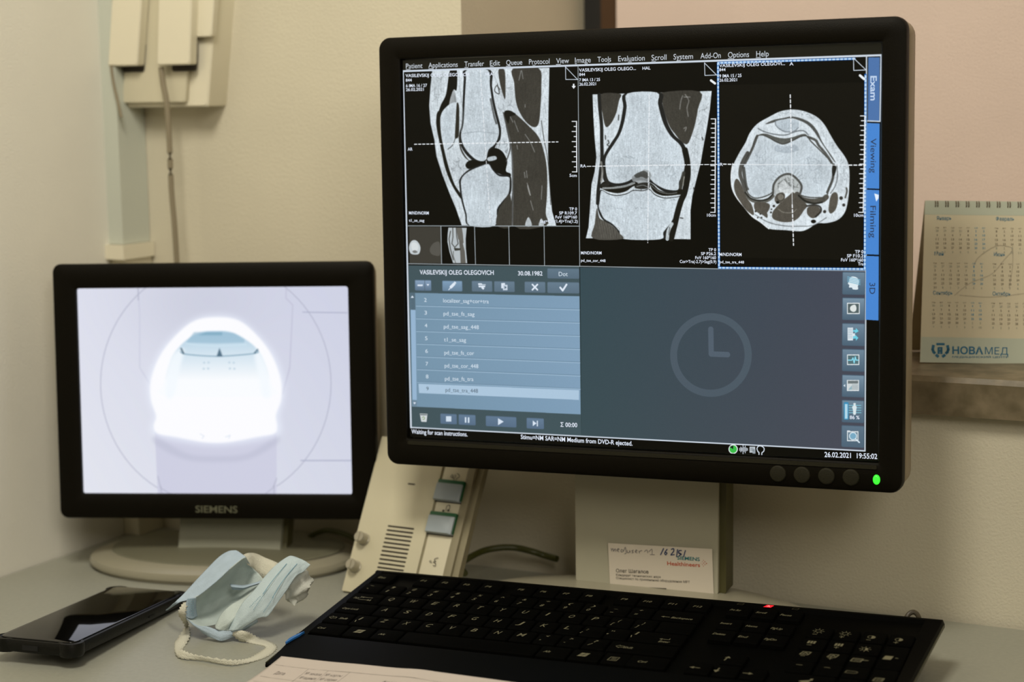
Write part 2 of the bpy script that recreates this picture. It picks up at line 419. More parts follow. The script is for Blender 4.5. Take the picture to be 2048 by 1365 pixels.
# screen: the software's picture, drawn on a raster, and its lettering as flat print on top
def ui(px, py):
    q = big.loc(px, py, -0.0005); return (q.x / BW * 1280.0, -q.y / BH * 1024.0)
def U(pts): return [ui(*p) for p in pts]
def crop(x0, y0, s): return lambda pts: [(x0 + p[0] / s, y0 + p[1] / s) for p in pts]
cv = Canvas(1280, 1024, (7, 7, 5))
cv.fill(U([(800, 119), (1766, 84), (1766, 109), (803, 142)]), (28, 27, 20))
SL = (62, 76, 82)
cv.fill(U([(817, 531), (1159, 533.5), (1163, 872), (822, 855)]), (66, 84, 90))
# lower right field with its faint tint
cv.fill(U([(1160, 535), (1731, 540), (1730, 902), (1163, 872)]), (63, 77, 85))
g = U([(1160, 535), (1731, 540), (1730, 902), (1163, 872)])
xa, xb = int(g[0][0]), int(g[1][0]); ya, yb = int(g[0][1]) + 1, int(g[2][1])
X, Y = np.meshgrid(np.linspace(0, 1, xb - xa), np.linspace(0, 1, yb - ya))
tint = np.stack([-9 + 14 * X + 4 * Y, -3 - 2 * X + 2 * Y, -3 + 4 * X], -1)
cv.a[ya:yb, xa:xb] += tint.astype(np.float32)
# --- the three scans
FAT, BONE, MUS, BLK, OUT = (200, 210, 216), (193, 204, 211), (62, 60, 54), (18, 18, 14), (32, 33, 32)
def scan(box, draw, speck):
    b = U(box); x0 = max(int(min(p[0] for p in b)), 0); x1 = int(max(p[0] for p in b)); y0 = int(min(p[1] for p in b)); y1 = int(max(p[1] for p in b))
    draw()
    A = cv.a[y0:y1, x0:x1]; h, w_ = A.shape[:2]
    for k_ in range(3): P_ = np.pad(A[..., k_], 4, 'edge'); A[..., k_] = 0.35 * A[..., k_] + 0.65 * blur(P_, 1)[4:-4, 4:-4]
    sh_ = blur(np.pad(A.mean(-1), 24, 'edge'), 7)[24:-24, 24:-24]; A += (np.clip(A.mean(-1) - sh_, -25, 25) * 0.35 * (A.mean(-1) > 120))[..., None]
    n = blur(RNG.standard_normal((h, w_)).astype(np.float32), 1); n /= n.std()
    lf = blur(RNG.standard_normal((h // 8 + 2, w_ // 8 + 2)), 2); lf = np.kron(lf / lf.std(), np.ones((8, 8)))[:h, :w_]; lf = blur(lf, 4)
    vs = blur(RNG.standard_normal((h, w_)), 1); vs = np.apply_along_axis(lambda v: np.convolve(v, np.ones(13) / 13, 'same'), 0, vs); vs /= vs.std()
    A *= (1 + speck * (0.6 * n + 0.5 * lf + 0.5 * vs))[..., None]
def squiggles(poly, n, col, w, L, al, ang=None):
    P = np.array(poly); lo, hi = P.min(0), P.max(0); c = cv.cover(poly)
    if c is None: return
    x0, y0, x1, y1, C = c; k = 0; t = 0
    while k < n and t < n * 8:
        t += 1; x, y = random.uniform(lo[0], hi[0]), random.uniform(lo[1], hi[1])
        if not (x0 <= x < x1 - 1 and y0 <= y < y1 - 1) or C[int(y) - y0, int(x) - x0] < .5: continue
        k += 1; a = (ang if ang is not None else 0) + random.gauss(0, 0.5 if ang is not None else 3); q = [(x, y)]
        for i in range(3):
            a += random.gauss(0, 0.5); x += math.cos(a) * L; y += math.sin(a) * L
            if not (x0 <= x < x1 - 1 and y0 <= y < y1 - 1) or C[int(y) - y0, int(x) - x0] < .5 or cv.a[int(y), int(x)].mean() < 150: break
            q.append((x, y))
        if len(q) > 1: cv.line(smooth(q, 3, False), w, col, al)
def sagittal():
    c = lambda p, k=4: U(crop(790, 90, 3.69)(smooth(p, k)));  s_ = lambda p, k=4: U(crop(790, 90, 3.69)(smooth(p, k, False)))
    leg = [(275, 185), (262, 300), (252, 450), (262, 580), (290, 700), (305, 820), (350, 960), (400, 1090), (450, 1210), (492, 1332), (1190, 1334), (1160, 1230), (1140, 1020), (1130, 800), (1133, 500), (1140, 168)]
    L = U(crop(790, 90, 3.69)(leg)); cv.fill(L, FAT)
    squiggles(c([(270, 200), (400, 200), (340, 420), (260, 500)]), 26, (120, 126, 128), 1.0, 7, .5, 1.3)
    squiggles(c([(700, 190), (860, 190), (870, 480), (760, 480)]), 18, (110, 114, 116), 1.0, 7, .5, 1.2)
    squiggles(c([(390, 760), (540, 860), (470, 1060), (400, 950)]), 26, (110, 114, 118), 1.0, 5, .5, .6)
    squiggles(c([(1060, 180), (1135, 180), (1130, 780), (1090, 600)]), 22, (130, 134, 136), 1.0, 9, .45, 1.5)
    squiggles(c([(300, 800), (350, 820), (480, 1180), (520, 1330), (480, 1310)]), 20, (128, 130, 132), 1.0, 8, .5, 1.1)
    cv.fill(c([(405, 190), (456, 186), (455, 330), (432, 330), (410, 405), (385, 470), (350, 480), (322, 500), (340, 440), (378, 360)]), BLK)
    cv.fill(c([(432, 330), (452, 400), (445, 432), (400, 436)]), (150, 156, 158))
    cv.fill(c([(375, 470), (318, 490), (305, 540), (306, 600), (322, 690), (346, 800), (368, 900), (400, 990), (440, 1070), (490, 1140), (484, 1100), (440, 1030), (404, 930), (376, 830), (360, 760), (345, 690), (335, 600), (338, 520)]), (26, 25, 20))
    cv.fill(c([(345, 500), (400, 440), (456, 432), (450, 560), (444, 690), (400, 765), (368, 755), (346, 660), (338, 570)]), BONE)
    cv.fill(c([(456, 432), (472, 450), (474, 560), (470, 670), (452, 690), (442, 680), (448, 560)]), (44, 42, 36))
    cv.line(s_([(445, 690), (425, 740), (390, 770)]), 2, (60, 60, 56), .8)
    fem = [(532, 185), (685, 185), (700, 300), (718, 420), (740, 520), (766, 620), (762, 680), (735, 735), (690, 775), (668, 850), (610, 852), (545, 800), (500, 730), (488, 660), (505, 580), (515, 400), (524, 250)]
    cv.fill(c([(515, 185), (704, 185), (716, 300), (734, 420), (758, 520), (782, 620), (776, 700), (750, 745), (700, 795), (690, 862), (600, 866), (530, 815), (484, 740), (474, 660), (492, 580), (500, 400), (508, 250)]), OUT)
    cv.fill(c(fem), BONE)
    cv.line(s_([(500, 655), (620, 640), (760, 655)]), 2, (165, 175, 182), .8)
    cv.line(s_([(706, 400), (730, 520), (748, 580)]), 5, (60, 60, 58), .7)
    cv.fill(c([(478, 660), (486, 750), (520, 820), (560, 862), (600, 880), (535, 905), (560, 870), (515, 830), (482, 770), (470, 690)]), (56, 55, 50))
    cv.fill(c([(520, 885), (560, 850), (670, 858), (690, 800), (720, 762), (765, 768), (802, 800), (828, 860), (818, 930), (852, 950), (848, 972), (780, 955), (730, 930), (690, 880), (640, 888), (580, 905), (540, 915)]), BLK)
    cv.fill(c([(684, 832), (740, 820), (748, 846), (690, 858)]), (176, 186, 192))
    cv.fill(c([(740, 750), (790, 690), (830, 720), (830, 830), (800, 780), (760, 762)]), (188, 198, 204))
    squiggles(c([(740, 750), (790, 690), (830, 720), (830, 830), (800, 780)]), 10, (90, 94, 96), 1.0, 5, .7)
    cv.fill(c([(480, 985), (545, 920), (640, 880), (692, 868), (722, 912), (770, 955), (845, 962), (860, 1010), (852, 1100), (805, 1160), (765, 1220), (752, 1334), (545, 1334), (518, 1250), (490, 1150), (476, 1050)]), OUT)
    cv.fill(c([(492, 985), (545, 934), (640, 892), (690, 880), (720, 924), (768, 968), (838, 975), (846, 1010), (838, 1096), (792, 1156), (752, 1216), (738, 1334), (552, 1334), (528, 1250), (502, 1150), (488, 1050)]), BONE)
    for q in ([(870, 176), (1060, 172), (1080, 300), (1074, 450), (1060, 580), (1020, 606), (960, 560), (912, 480), (890, 400), (880, 280)],
              [(765, 182), (808, 186), (815, 300), (812, 400), (792, 350), (770, 260)],
              [(805, 500), (842, 484), (892, 512), (980, 592), (1060, 680), (1102, 800), (1122, 930), (1122, 1100), (1112, 1240), (1116, 1334), (872, 1334), (872, 1000), (868, 850), (850, 700), (822, 590)],
              [(850, 1105), (862, 1334), (750, 1334), (765, 1220), (805, 1152)]): cv.fill(c(q), MUS)
    cv.fill(c([(805, 500), (842, 484), (892, 512), (850, 530), (835, 580)]), (26, 25, 20))
    for q in ([(930, 190), (915, 260)], [(935, 190), (945, 250)], [(880, 560), (910, 640)], [(850, 530), (870, 570)], [(960, 660), (1000, 720), (1030, 790)], [(970, 930), (975, 980)], [(955, 940), (960, 980)], [(975, 1020), (1000, 1110)], [(1085, 1040), (1080, 1140)], [(900, 740), (905, 770)], [(960, 440), (960, 460)], [(1000, 1150), (1020, 1220)]): cv.line(s_(q), 2, (150, 152, 150), .8)
    cv.fill(c([(975, 1040), (985, 1040), (1000, 1110), (990, 1100)]), (150, 152, 150), .8)
    for q in ([(985, 1270), (960, 1334), (1010, 1334)], [(1080, 1280), (1060, 1334), (1100, 1334)]): cv.fill(c(q), (170, 178, 182))
    cv.line(s_([(822, 600), (846, 700), (862, 800), (866, 900), (870, 1100), (866, 1334)]), 4, (90, 92, 92), .9)
    cv.line(s_([(800, 500), (830, 640), (850, 760), (820, 860)]), 3, (70, 70, 68), .9)
    cv.line(s_([(1080, 560), (1100, 700), (1125, 830), (1140, 1000), (1150, 1180)]), 2, (60, 60, 56), .8)
    cv.line(s_([(470, 185), (480, 330), (500, 500), (488, 640)]), 2, (150, 158, 162), .7)
    cv.line(s_([(755, 290), (770, 360), (735, 340), (750, 300), (775, 330)]), 2, (50, 50, 46), .9)
    cv.fill(U([(790, 90), (1161, 90), (1161, 134), (790, 143)]), (28, 27, 20)) if 0 else None
sb = crop(790, 90, 3.69)([(70, 190), (1345, 165), (1350, 1334), (90, 1334)])
scan(sb, sagittal, .045)
def coronal():
    t = crop(1160, 170, 4.136); c = lambda p, k=4: U(t(smooth(p, k)))
    s_ = lambda p, k=4: U(t(smooth(p, k, False)))
    cv.fill(U(t([(103, 78), (1090, 50), (1075, 200), (1050, 360), (1020, 520), (1000, 640), (965, 780), (930, 920), (915, 1040), (915, 1278), (48, 1270), (70, 1180), (82, 1020), (95, 820), (120, 720), (135, 600), (120, 440), (110, 260)])), FAT)
    squiggles(c([(980, 80), (1080, 80), (1010, 560), (930, 880), (910, 700), (930, 400)]), 60, (140, 146, 148), 1.0, 6, .45, 1.7)
    squiggles(c([(110, 100), (150, 100), (170, 500), (140, 800), (80, 1200), (95, 800)]), 50, (140, 146, 148), 1.0, 6, .45, 1.5)
    cv.fill(c([(165, 80), (332, 74), (322, 130), (300, 230), (262, 310), (226, 348), (205, 330), (185, 230)]), MUS)
    cv.fill(c([(670, 64), (990, 54), (975, 200), (950, 330), (915, 440), (885, 490), (840, 470), (790, 410), (740, 340), (700, 230), (680, 140)]), MUS)
    for q in ([(850, 90), (835, 130), (825, 200)], [(870, 80), (900, 130), (885, 190), (895, 260)], [(860, 360), (880, 350), (870, 380)], [(860, 100), (910, 100)]): cv.line(s_(q), 3, (140, 140, 136), .7)
    # bones with dark outline
    fo = [(372, 70), (665, 62), (664, 150), (690, 250), (720, 340), (770, 420), (840, 485), (868, 560), (880, 650), (868, 740), (820, 850), (800, 886), (700, 880), (640, 850), (590, 810), (540, 780), (460, 790), (400, 815), (310, 830), (240, 812), (205, 770), (200, 700), (198, 620), (220, 560), (270, 480), (320, 400), (350, 300), (370, 180)]
    cv.fill(c([(x + (0 if 350 < x < 690 and y < 75 else (16 if x > 540 else -12)), y + (10 if y > 700 else 0)) for x, y in fo]), OUT)
    cv.fill(c([(393, 70), (636, 62), (645, 150), (668, 250), (700, 340), (752, 425), (825, 495), (855, 570), (868, 650), (852, 740), (820, 800), (810, 868), (720, 866), (650, 836), (600, 800), (540, 735), (460, 760), (390, 800), (310, 816), (245, 800), (222, 760), (212, 690), (210, 620), (232, 565), (285, 485), (335, 400), (366, 300), (386, 180)]), BONE)
    cv.fill(c([(540, 700), (590, 740), (575, 800), (560, 830), (500, 840), (440, 800), (430, 760), (490, 730)]), (150, 156, 158), .85)
    cv.fill(c([(450, 745), (520, 712), (560, 730), (555, 775), (510, 760), (470, 770)]), (52, 52, 48), .75)
    cv.fill(c([(160, 840), (200, 800), (240, 826), (310, 842), (400, 826), (450, 800), (480, 820), (430, 845), (380, 880), (310, 896), (240, 884), (190, 864)]), (26, 25, 20))
    cv.line(s_([(190, 855), (280, 852), (370, 840), (450, 812)]), 5, (150, 156, 156), .9)
    cv.fill(c([(575, 812), (610, 830), (650, 868), (720, 890), (800, 882), (835, 850), (850, 900), (800, 910), (700, 918), (640, 902), (600, 870)]), (24, 23, 18))
    cv.line(s_([(590, 832), (650, 880), (730, 900), (800, 892)]), 3, (110, 112, 110), .8)
    cv.fill(c([(455, 830), (500, 812), (560, 810), (575, 850), (520, 862), (460, 855)]), (44, 44, 40))
    cv.line(s_([(470, 840), (520, 830), (560, 845)]), 2, (150, 154, 154), .8); cv.line(s_([(440, 870), (445, 890)]), 2, (80, 80, 80), .8); cv.line(s_([(505, 865), (508, 885)]), 2, (80, 80, 80), .8)
    cv.fill(c([(150, 960), (158, 900), (176, 868), (240, 900), (310, 912), (390, 896), (440, 870), (520, 872), (575, 862), (620, 905), (700, 932), (800, 925), (846, 915), (846, 960), (820, 1010), (800, 1080), (760, 1150), (715, 1210), (700, 1278), (345, 1276), (310, 1210), (260, 1160), (200, 1125), (165, 1080), (145, 1010)]), OUT)
    cv.fill(c([(162, 960), (168, 905), (182, 874), (240, 906), (310, 918), (390, 902), (440, 876), (520, 878), (575, 868), (620, 912), (700, 938), (800, 930), (832, 925), (828, 965), (806, 1020), (785, 1080), (745, 1150), (690, 1220), (665, 1278), (364, 1276), (325, 1210), (268, 1150), (205, 1112), (178, 1070), (155, 1010)]), BONE)
    cv.fill(c([(140, 1020), (160, 1100), (210, 1130), (270, 1170), (318, 1220), (350, 1276), (108, 1272), (122, 1150)]), (78, 76, 70))
    for i in range(9): cv.line(s_([(150 + i * 20, 1110 + i * 9), (165 + i * 20, 1190), (180 + i * 19, 1268)]), 1.2, (118, 118, 112), .6)
    # dark fibrous bands
    cv.line(s_([(158, 80), (165, 200), (178, 330), (180, 480), (182, 600), (172, 700), (160, 800), (150, 880), (146, 980)]), 9, OUT)
    cv.line(s_([(196, 700), (212, 770), (230, 820), (190, 830)]), 9, (40, 40, 36), .9)
    cv.line(s_([(175, 640), (185, 720), (175, 800)]), 6, (140, 140, 134), .8)
    cv.line(s_([(868, 540), (888, 640), (892, 740), (880, 820), (862, 900), (835, 960), (806, 1060), (785, 1150), (755, 1270)]), 15, (24, 24, 20))
    cv.line(s_([(858, 730), (840, 800), (832, 850)]), 9, (60, 60, 54), .9); cv.line(s_([(862, 760), (856, 800), (852, 830)]), 3, (160, 160, 150), .8)
    cv.line(s_([(760, 1150), (730, 1210), (722, 1276)]), 9, (176, 186, 190)); cv.line(s_([(742, 1180), (735, 1240)]), 2, (60, 60, 60), .8)
    squiggles(c([(280, 600), (420, 600), (400, 760), (290, 760)]), 24, (140, 150, 156), 1.0, 6, .45, 1.5)
    squiggles(c([(700, 650), (800, 650), (780, 800), (710, 800)]), 20, (140, 150, 156), 1.0, 6, .5, 1.5)
    squiggles(c([(240, 560), (480, 600), (480, 625), (240, 600)]), 14, (130, 140, 146), 1.0, 7, .5, .2)
    squiggles(c([(160, 990), (300, 985), (480, 1010), (780, 1040), (780, 1060), (480, 1030), (300, 1030)]), 14, (130, 140, 146), 1.0, 7, .5, .1)
    squiggles(c([(600, 930), (780, 940), (760, 960), (610, 950)]), 14, (110, 118, 122), 1.0, 6, .6, .1)
    squiggles(c([(220, 910), (360, 915), (350, 935), (230, 930)]), 10, (110, 118, 122), 1.0, 6, .6, .05)
    for q in ([(210, 420), (212, 450)], [(232, 460), (240, 480), (225, 495), (238, 505)], [(320, 250), (318, 290)], [(1010, 435), (1018, 455)], [(830, 1100), (850, 1104)], [(940, 850), (945, 870)]): cv.line(s_(q), 3, (60, 62, 60), .85)
scan(crop(1160, 170, 4.136)([(48, 50), (1090, 50), (1090, 1278), (48, 1278)]), coronal, .045)
def axial():
    t = crop(1440, 200, 4.707); c = lambda p, k=4: U(t(smooth(p, k))); s_ = lambda p, k=4: U(t(smooth(p, k, False)))
    cv.fill(c([(650, 92), (740, 94), (830, 118), (920, 165), (985, 235), (1040, 330), (1100, 430), (1160, 510), (1200, 580), (1218, 660), (1218, 800), (1205, 950), (1175, 1060), (1110, 1130), (1010, 1160), (910, 1165), (840, 1210), (760, 1238), (620, 1228), (460, 1214), (380, 1150), (300, 1095), (220, 1000), (150, 910), (112, 820), (102, 700), (130, 600), (180, 500), (240, 400), (280, 310), (350, 225), (460, 160), (560, 110)]), (206, 216, 222))
    cv.line(s_([(120, 600), (105, 700), (112, 820), (150, 910), (220, 1000), (300, 1095), (380, 1150), (460, 1214)]), 3, (230, 236, 240), .9)
    squiggles(c([(860, 140), (980, 240), (1160, 520), (1210, 660), (1200, 900), (1130, 900), (1110, 600), (960, 330)]), 60, (150, 158, 164), 1.0, 7, .5)
    squiggles(c([(480, 170), (640, 100), (860, 130), (960, 230), (700, 150)]), 26, (130, 138, 142), 1.0, 6, .5, .1)
    cv.fill(c([(425, 228), (500, 190), (600, 170), (680, 156), (780, 180), (860, 225), (920, 300), (950, 370), (990, 440), (1040, 510), (1090, 590), (1060, 560), (1000, 470), (940, 380), (880, 290), (820, 230), (740, 190), (660, 172), (560, 196), (480, 218)]), (56, 56, 52), .85)
    cv.fill(c([(525, 200), (620, 180), (720, 190), (745, 215), (735, 260), (690, 295), (610, 295), (550, 262), (522, 228)]), (182, 194, 202)); cv.line(s_([(525, 200), (522, 230), (550, 265), (610, 298), (690, 298), (738, 262)]), 2.5, (130, 138, 144), .9)
    cv.line(s_([(360, 270), (420, 300), (520, 325), (620, 330), (720, 295), (790, 292), (830, 330)]), 3, (120, 126, 130), .9)
    cv.fill(c([(380, 322), (440, 320), (520, 348), (600, 362), (680, 352), (760, 325), (805, 322), (815, 345), (750, 352), (690, 380), (600, 414), (530, 395), (470, 360), (400, 345)]), (88, 90, 86))
    bone = [(400, 335), (470, 366), (530, 400), (600, 420), (690, 385), (760, 350), (815, 345), (850, 390), (920, 460), (1000, 540), (1060, 610), (1058, 690), (1050, 760), (1020, 820), (995, 905), (880, 915), (800, 905), (750, 880), (760, 820), (730, 760), (690, 715), (620, 705), (560, 735), (520, 790), (500, 860), (420, 905), (330, 920), (270, 880), (245, 800), (220, 690), (225, 620), (260, 540), (300, 470), (330, 380), (350, 345)]
    cv.line(U(t(smooth(bone, 4))) + [U(t([bone[0]]))[0]], 5, (64, 64, 60)); cv.fill(c(bone), BONE)
    cv.fill(c([(530, 425), (610, 440), (700, 420), (740, 470), (640, 500), (520, 480)]), (150, 162, 172), .45)
    for q in ([(350, 340), (320, 420), (290, 490), (235, 600)], [(225, 640), (245, 800), (262, 840)], [(830, 350), (900, 380), (930, 430), (990, 500), (1050, 590)], [(1070, 610), (1062, 740), (1010, 870)]): cv.line(s_(q), 6, (70, 70, 66), .9)
    cv.line(s_([(260, 500), (225, 560), (200, 620), (190, 700), (215, 780), (240, 850)]), 9, (60, 58, 52), .85)
    cv.fill(c([(1060, 625), (1095, 628), (1088, 680), (1070, 720), (1055, 690)]), (36, 36, 32))
    # notch
    cv.fill(c([(500, 880), (505, 800), (545, 740), (600, 705), (660, 700), (720, 740), (765, 810), (760, 870), (700, 890), (620, 880), (560, 900)]), (176, 182, 182)); cv.line(s_([(500, 880), (505, 800), (545, 740), (600, 705), (660, 700), (720, 740), (768, 810), (755, 880)]), 5, (66, 66, 62), .9)
    squiggles(c([(540, 780), (640, 730), (740, 800), (700, 870), (560, 860)]), 34, (90, 92, 90), 1.4, 5, .7)
    cv.fill(c([(600, 760), (640, 800), (680, 830), (700, 880), (640, 890), (560, 860), (560, 800)]), (214, 220, 222), .7)
    cv.line(s_([(240, 880), (290, 940), (370, 962), (450, 945), (500, 905)]), 8, (96, 96, 90)); cv.line(s_([(236, 870), (284, 925), (370, 948), (450, 932), (496, 890)]), 4, (44, 44, 40))
    cv.line(s_([(725, 890), (770, 935), (860, 955), (960, 945), (1000, 915)]), 13, (80, 78, 72)); cv.line(s_([(740, 900), (800, 950), (880, 975), (960, 965)]), 4, (36, 36, 32))
    M2 = (84, 80, 72)
    cv.fill(c([(150, 745), (180, 760), (215, 830), (250, 920), (300, 990), (318, 1085), (250, 1040), (190, 960), (145, 880), (132, 800)]), M2)
    cv.fill(c([(330, 965), (440, 970), (470, 1000), (445, 1060), (400, 1080), (330, 1040)]), M2); squiggles(c([(330, 965), (440, 970), (470, 1000), (445, 1060), (400, 1080), (330, 1040)]), 18, (180, 182, 180), 1.5, 4, .8, .8)
    cv.fill(c([(380, 1020), (440, 1060), (445, 1110), (410, 1090), (380, 1060)]), M2)
    cv.fill(c([(690, 870), (740, 930), (820, 990), (790, 1040), (740, 1110), (680, 1145), (590, 1150), (500, 1120), (495, 1060), (540, 1000), (600, 940), (650, 900)]), M2); cv.line(s_([(550, 1030), (600, 1060), (680, 1060), (720, 1030)]), 2, (140, 138, 128), .8)
    squiggles(c([(520, 1060), (620, 1080), (640, 1120), (540, 1120)]), 10, (150, 148, 138), 1.5, 3, .8)
    cv.fill(c([(540, 885), (590, 872), (612, 900), (600, 950), (555, 975), (520, 960), (515, 920)]), (96, 92, 84)); cv.fill(c(ellipse(570, 915, 34, 34, 16)), (120, 116, 106)); cv.line(c(ellipse(570, 915, 34, 34, 16)), 2, (60, 58, 52), .9); cv.fill(c(ellipse(543, 965, 16, 14, 12)), (30, 30, 26))
    for x, y, r in ((507, 1000, 12), (480, 1060, 9), (335, 1050, 9), (390, 1110, 9), (380, 1075, 8), (1140, 925, 17), (1165, 990, 14), (985, 1052, 15), (485, 1030, 7), (355, 1110, 7)): cv.fill(c(ellipse(x, y, r, r, 12)), (52, 50, 46))
    cv.fill(c(ellipse(880, 1145, 24, 17, 14)), (18, 17, 12))
    cv.fill(c([(830, 1010), (880, 995), (930, 1010), (948, 1050), (920, 1095), (870, 1115), (825, 1080), (818, 1040)]), M2); cv.line(s_([(818, 1000), (880, 990), (940, 1005), (950, 1050), (900, 1100)]), 4, (40, 38, 34), .9)
    cv.fill(c([(1045, 900), (1075, 870), (1105, 885), (1110, 950), (1090, 1030), (1045, 1070), (1022, 1040), (1030, 960)]), M2)
    cv.line(s_([(1190, 830), (1195, 860), (1180, 920)]), 4, (70, 68, 62), .9); cv.line(s_([(1100, 610), (1105, 720), (1085, 810), (1040, 880)]), 2.5, (120, 124, 126), .9)
    cv.line(s_([(330, 1080), (450, 1150), (600, 1185), (760, 1190), (880, 1180), (1000, 1110)]), 2, (120, 124, 126), .9)
    for i in range(12):
        a = 0.3 + i * 0.22; r0 = 120; cv.line(s_([(640 + r0 * math.cos(math.pi + a), 800 + r0 * math.sin(math.pi + a)), (640 + 165 * math.cos(math.pi + a), 800 + 165 * math.sin(math.pi + a))]), 1.2, (130, 138, 142), .6)
    squiggles(c([(340, 460), (440, 460), (420, 640), (330, 640)]), 20, (150, 160, 168), 1.2, 8, .5, 1.8); squiggles(c([(800, 480), (920, 500), (960, 760), (850, 760)]), 26, (150, 160, 168), 1.2, 8, .5, 1.2)
cv.fill(U([(1440, 170), (1728, 165), (1725, 520), (1441, 515)]), (15, 14, 10))
scan(crop(1440, 200, 4.707)([(100, 90), (1220, 90), (1220, 1240), (100, 1240)]), axial, .04)
# --- thumbnails
cv.fill(U([(818, 454), (881, 454), (882.5, 527), (819, 527)]), (62, 60, 54))
t5 = crop(800, 440, 5.25)
cv.fill(U(t5(smooth([(100, 260), (125, 220), (165, 215), (200, 250), (215, 300), (200, 355), (160, 365), (115, 355), (95, 310)]))), (196, 204, 208)); cv.fill(U(t5(smooth([(120, 250), (165, 240), (192, 280), (180, 320), (130, 320)]))), (214, 220, 222)); cv.fill(U(t5(smooth([(130, 330), (160, 320), (185, 340), (150, 350)]))), (120, 122, 120))
cv.fill(U(t5(smooth([(312, 320), (330, 270), (370, 235), (415, 240), (420, 370), (340, 365)]))), (92, 90, 84), .8)
t6 = lambda p: U(t5([(x, y) for x, y in p]))
cv.fill(t6([(508, 82), (700, 84), (690, 200), (692, 300), (706, 456), (558, 455), (520, 340), (498, 230), (500, 150)]), (182, 190, 194))
cv.fill(t6([(590, 84), (650, 84), (660, 150), (668, 240), (650, 260), (610, 200)]), (104, 102, 96)); cv.fill(t6([(620, 220), (650, 210), (680, 330), (690, 455), (636, 455), (632, 340)]), (98, 96, 90))
cv.line(t6([(530, 120), (515, 200), (528, 300), (560, 420)]), 3, (60, 60, 56), .8); cv.line(t6([(554, 84), (556, 180), (545, 250), (575, 290), (610, 250), (596, 180), (590, 84)]), 3, (70, 70, 66), .8); cv.fill(t6([(565, 295), (640, 300), (630, 320), (575, 325)]), (60, 60, 54)); cv.line(t6([(560, 330), (560, 380), (585, 455)]), 2, (80, 80, 74), .8)
# --- frame lines
WH = (206, 216, 228)
cv.line(U([(1763, 110.5), (806, 142.5), (822, 855.5)]), 5.0, WH); cv.line(U([(822, 855.5), (1730, 902.5)]), 3.4, WH)
cv.line(U([(1733, 112), (1732, 540), (1730, 902)]), 3.4, (196, 206, 214))
for q in ([(1156, 131), (1159.5, 533)], [(816, 452), (1159, 452.6)], [(817, 527.8), (1159, 533)], [(881.8, 453), (883.2, 528)], [(949, 453), (951, 528.5)], [(1017.5, 453), (1019, 529.5)], [(1088, 453), (1089, 531)], [(1159.5, 533), (1437, 538)], [(1437, 538), (1730, 542)]): cv.line(U(q), 2.0, (170, 180, 186))
fr = [(1709, 117.5), (1436, 126), (1438, 536), (1729.5, 538.5), (1731, 150)]
cv.line(U(fr), 6.0, (24, 92, 176)); cv.line(U(fr), 4.2, (196, 222, 246), dash=(4.5, 5.2))
for a in ([(1131, 134), (1131.5, 159), (1155, 159)], [(1131, 134), (1155, 159)], [(1409, 126), (1409.8, 151), (1433, 150)], [(1409, 126), (1433.5, 150.5)], [(1707, 116), (1707.5, 141), (1732, 140)], [(1707, 116), (1732, 140)]): cv.line(U(a), 2.0, WH)
# crosshairs
WC = (236, 240, 244)
D1, D2 = (7, 5), (11, 4)
cv.line(U([(829, 288.8), (1116, 284)]), 2.6, WC, dash=D1); cv.line(U([(960.5, 140), (980.5, 445)]), 1.8, WC, dash=D1)
cv.line(U([(1174, 333), (1434, 329)]), 2.2, WC, dash=D2); cv.line(U([(1298.5, 190), (1295.5, 486)]), 2.0, WC, dash=D2)
cv.line(U([(1447, 328.5), (1468, 329)]), 3, WC, dash=D1); cv.line(U([(1468, 329), (1698, 330.5)]), 1.4, WC); cv.line(U([(1698, 330.5), (1730, 330.5)]), 3, WC, dash=D1)
cv.line(U([(1580.5, 190), (1583, 300)]), 3, WC, dash=D1); cv.line(U([(1583, 300), (1584.5, 410)]), 1.4, WC); cv.line(U([(1584.5, 410), (1587, 491)]), 3, WC, dash=D1)
def ruler(x0, y0, x1, y1, n, a, b):
    cv.line(U([(x0, y0), (x1, y1)]), 3, WC)
    for i in range(n + 1):
        t = i / n; x, y = x0 + (x1 - x0) * t, y0 + (y1 - y0) * t; cv.line(U([(x, y), (x - (a if i % 2 == 0 else b), y)]), 2.4, WC)
ruler(1153, 243, 1153.5, 344, 10, 9, 5); ruler(1431, 238, 1430, 425, 20, 9, 7); ruler(1730, 232, 1726.5, 425, 20, 9, 7)
# --- patient panel: buttons, list, transport keys
def btn(q, top=(112, 138, 158), bot=(92, 116, 136)):
    P = U(q); (x0, y0), (x1, y1) = P[0], P[2]
    n = max(int(y1 - y0), 1)
    cv.fill([(a, b) for a, b in rrect(x0, y0, x1, y1, 3, 3)], bot)
    for i in range(2, n - 2):
        t = i / n; cv.fill([(x0 + 1.5, y0 + i), (x1 - 1.5, y0 + i), (x1 - 1.5, y0 + i + 1), (x0 + 1.5, y0 + i + 1)], [top[k] * (1 - t) + bot[k] * t for k in range(3)])
def r2(x0, y0, x1, y1): return [(x0, y0), (x1, y0), (x1, y1), (x0, y1)]
btn(r2(1094.5, 537, 1158.5, 558), (100, 122, 138), (88, 108, 124))
btn(r2(829.5, 560, 862.9, 582), (138, 162, 190), (92, 114, 136)); cv.line(U([(849.5, 561), (849.5, 582)]), 1.6, (80, 98, 112))
btn(r2(884.4, 561.5, 924.8, 583.2), (128, 158, 186), (104, 130, 154)); 
for q in (r2(943.4, 562, 984.8, 584), r2(988.2, 562.5, 1029.5, 584.6), r2(1049, 563.5, 1090.9, 586), r2(1094.5, 564.3, 1158.7, 587.4)): btn(q, (106, 128, 146), (92, 112, 128))
IW = (222, 232, 244)
cv.fill(U(r2(835, 569.4, 845.5, 572.6)), IW); cv.fill(U([(853, 568.5), (858.6, 568.5), (855.8, 572.6)]), IW)
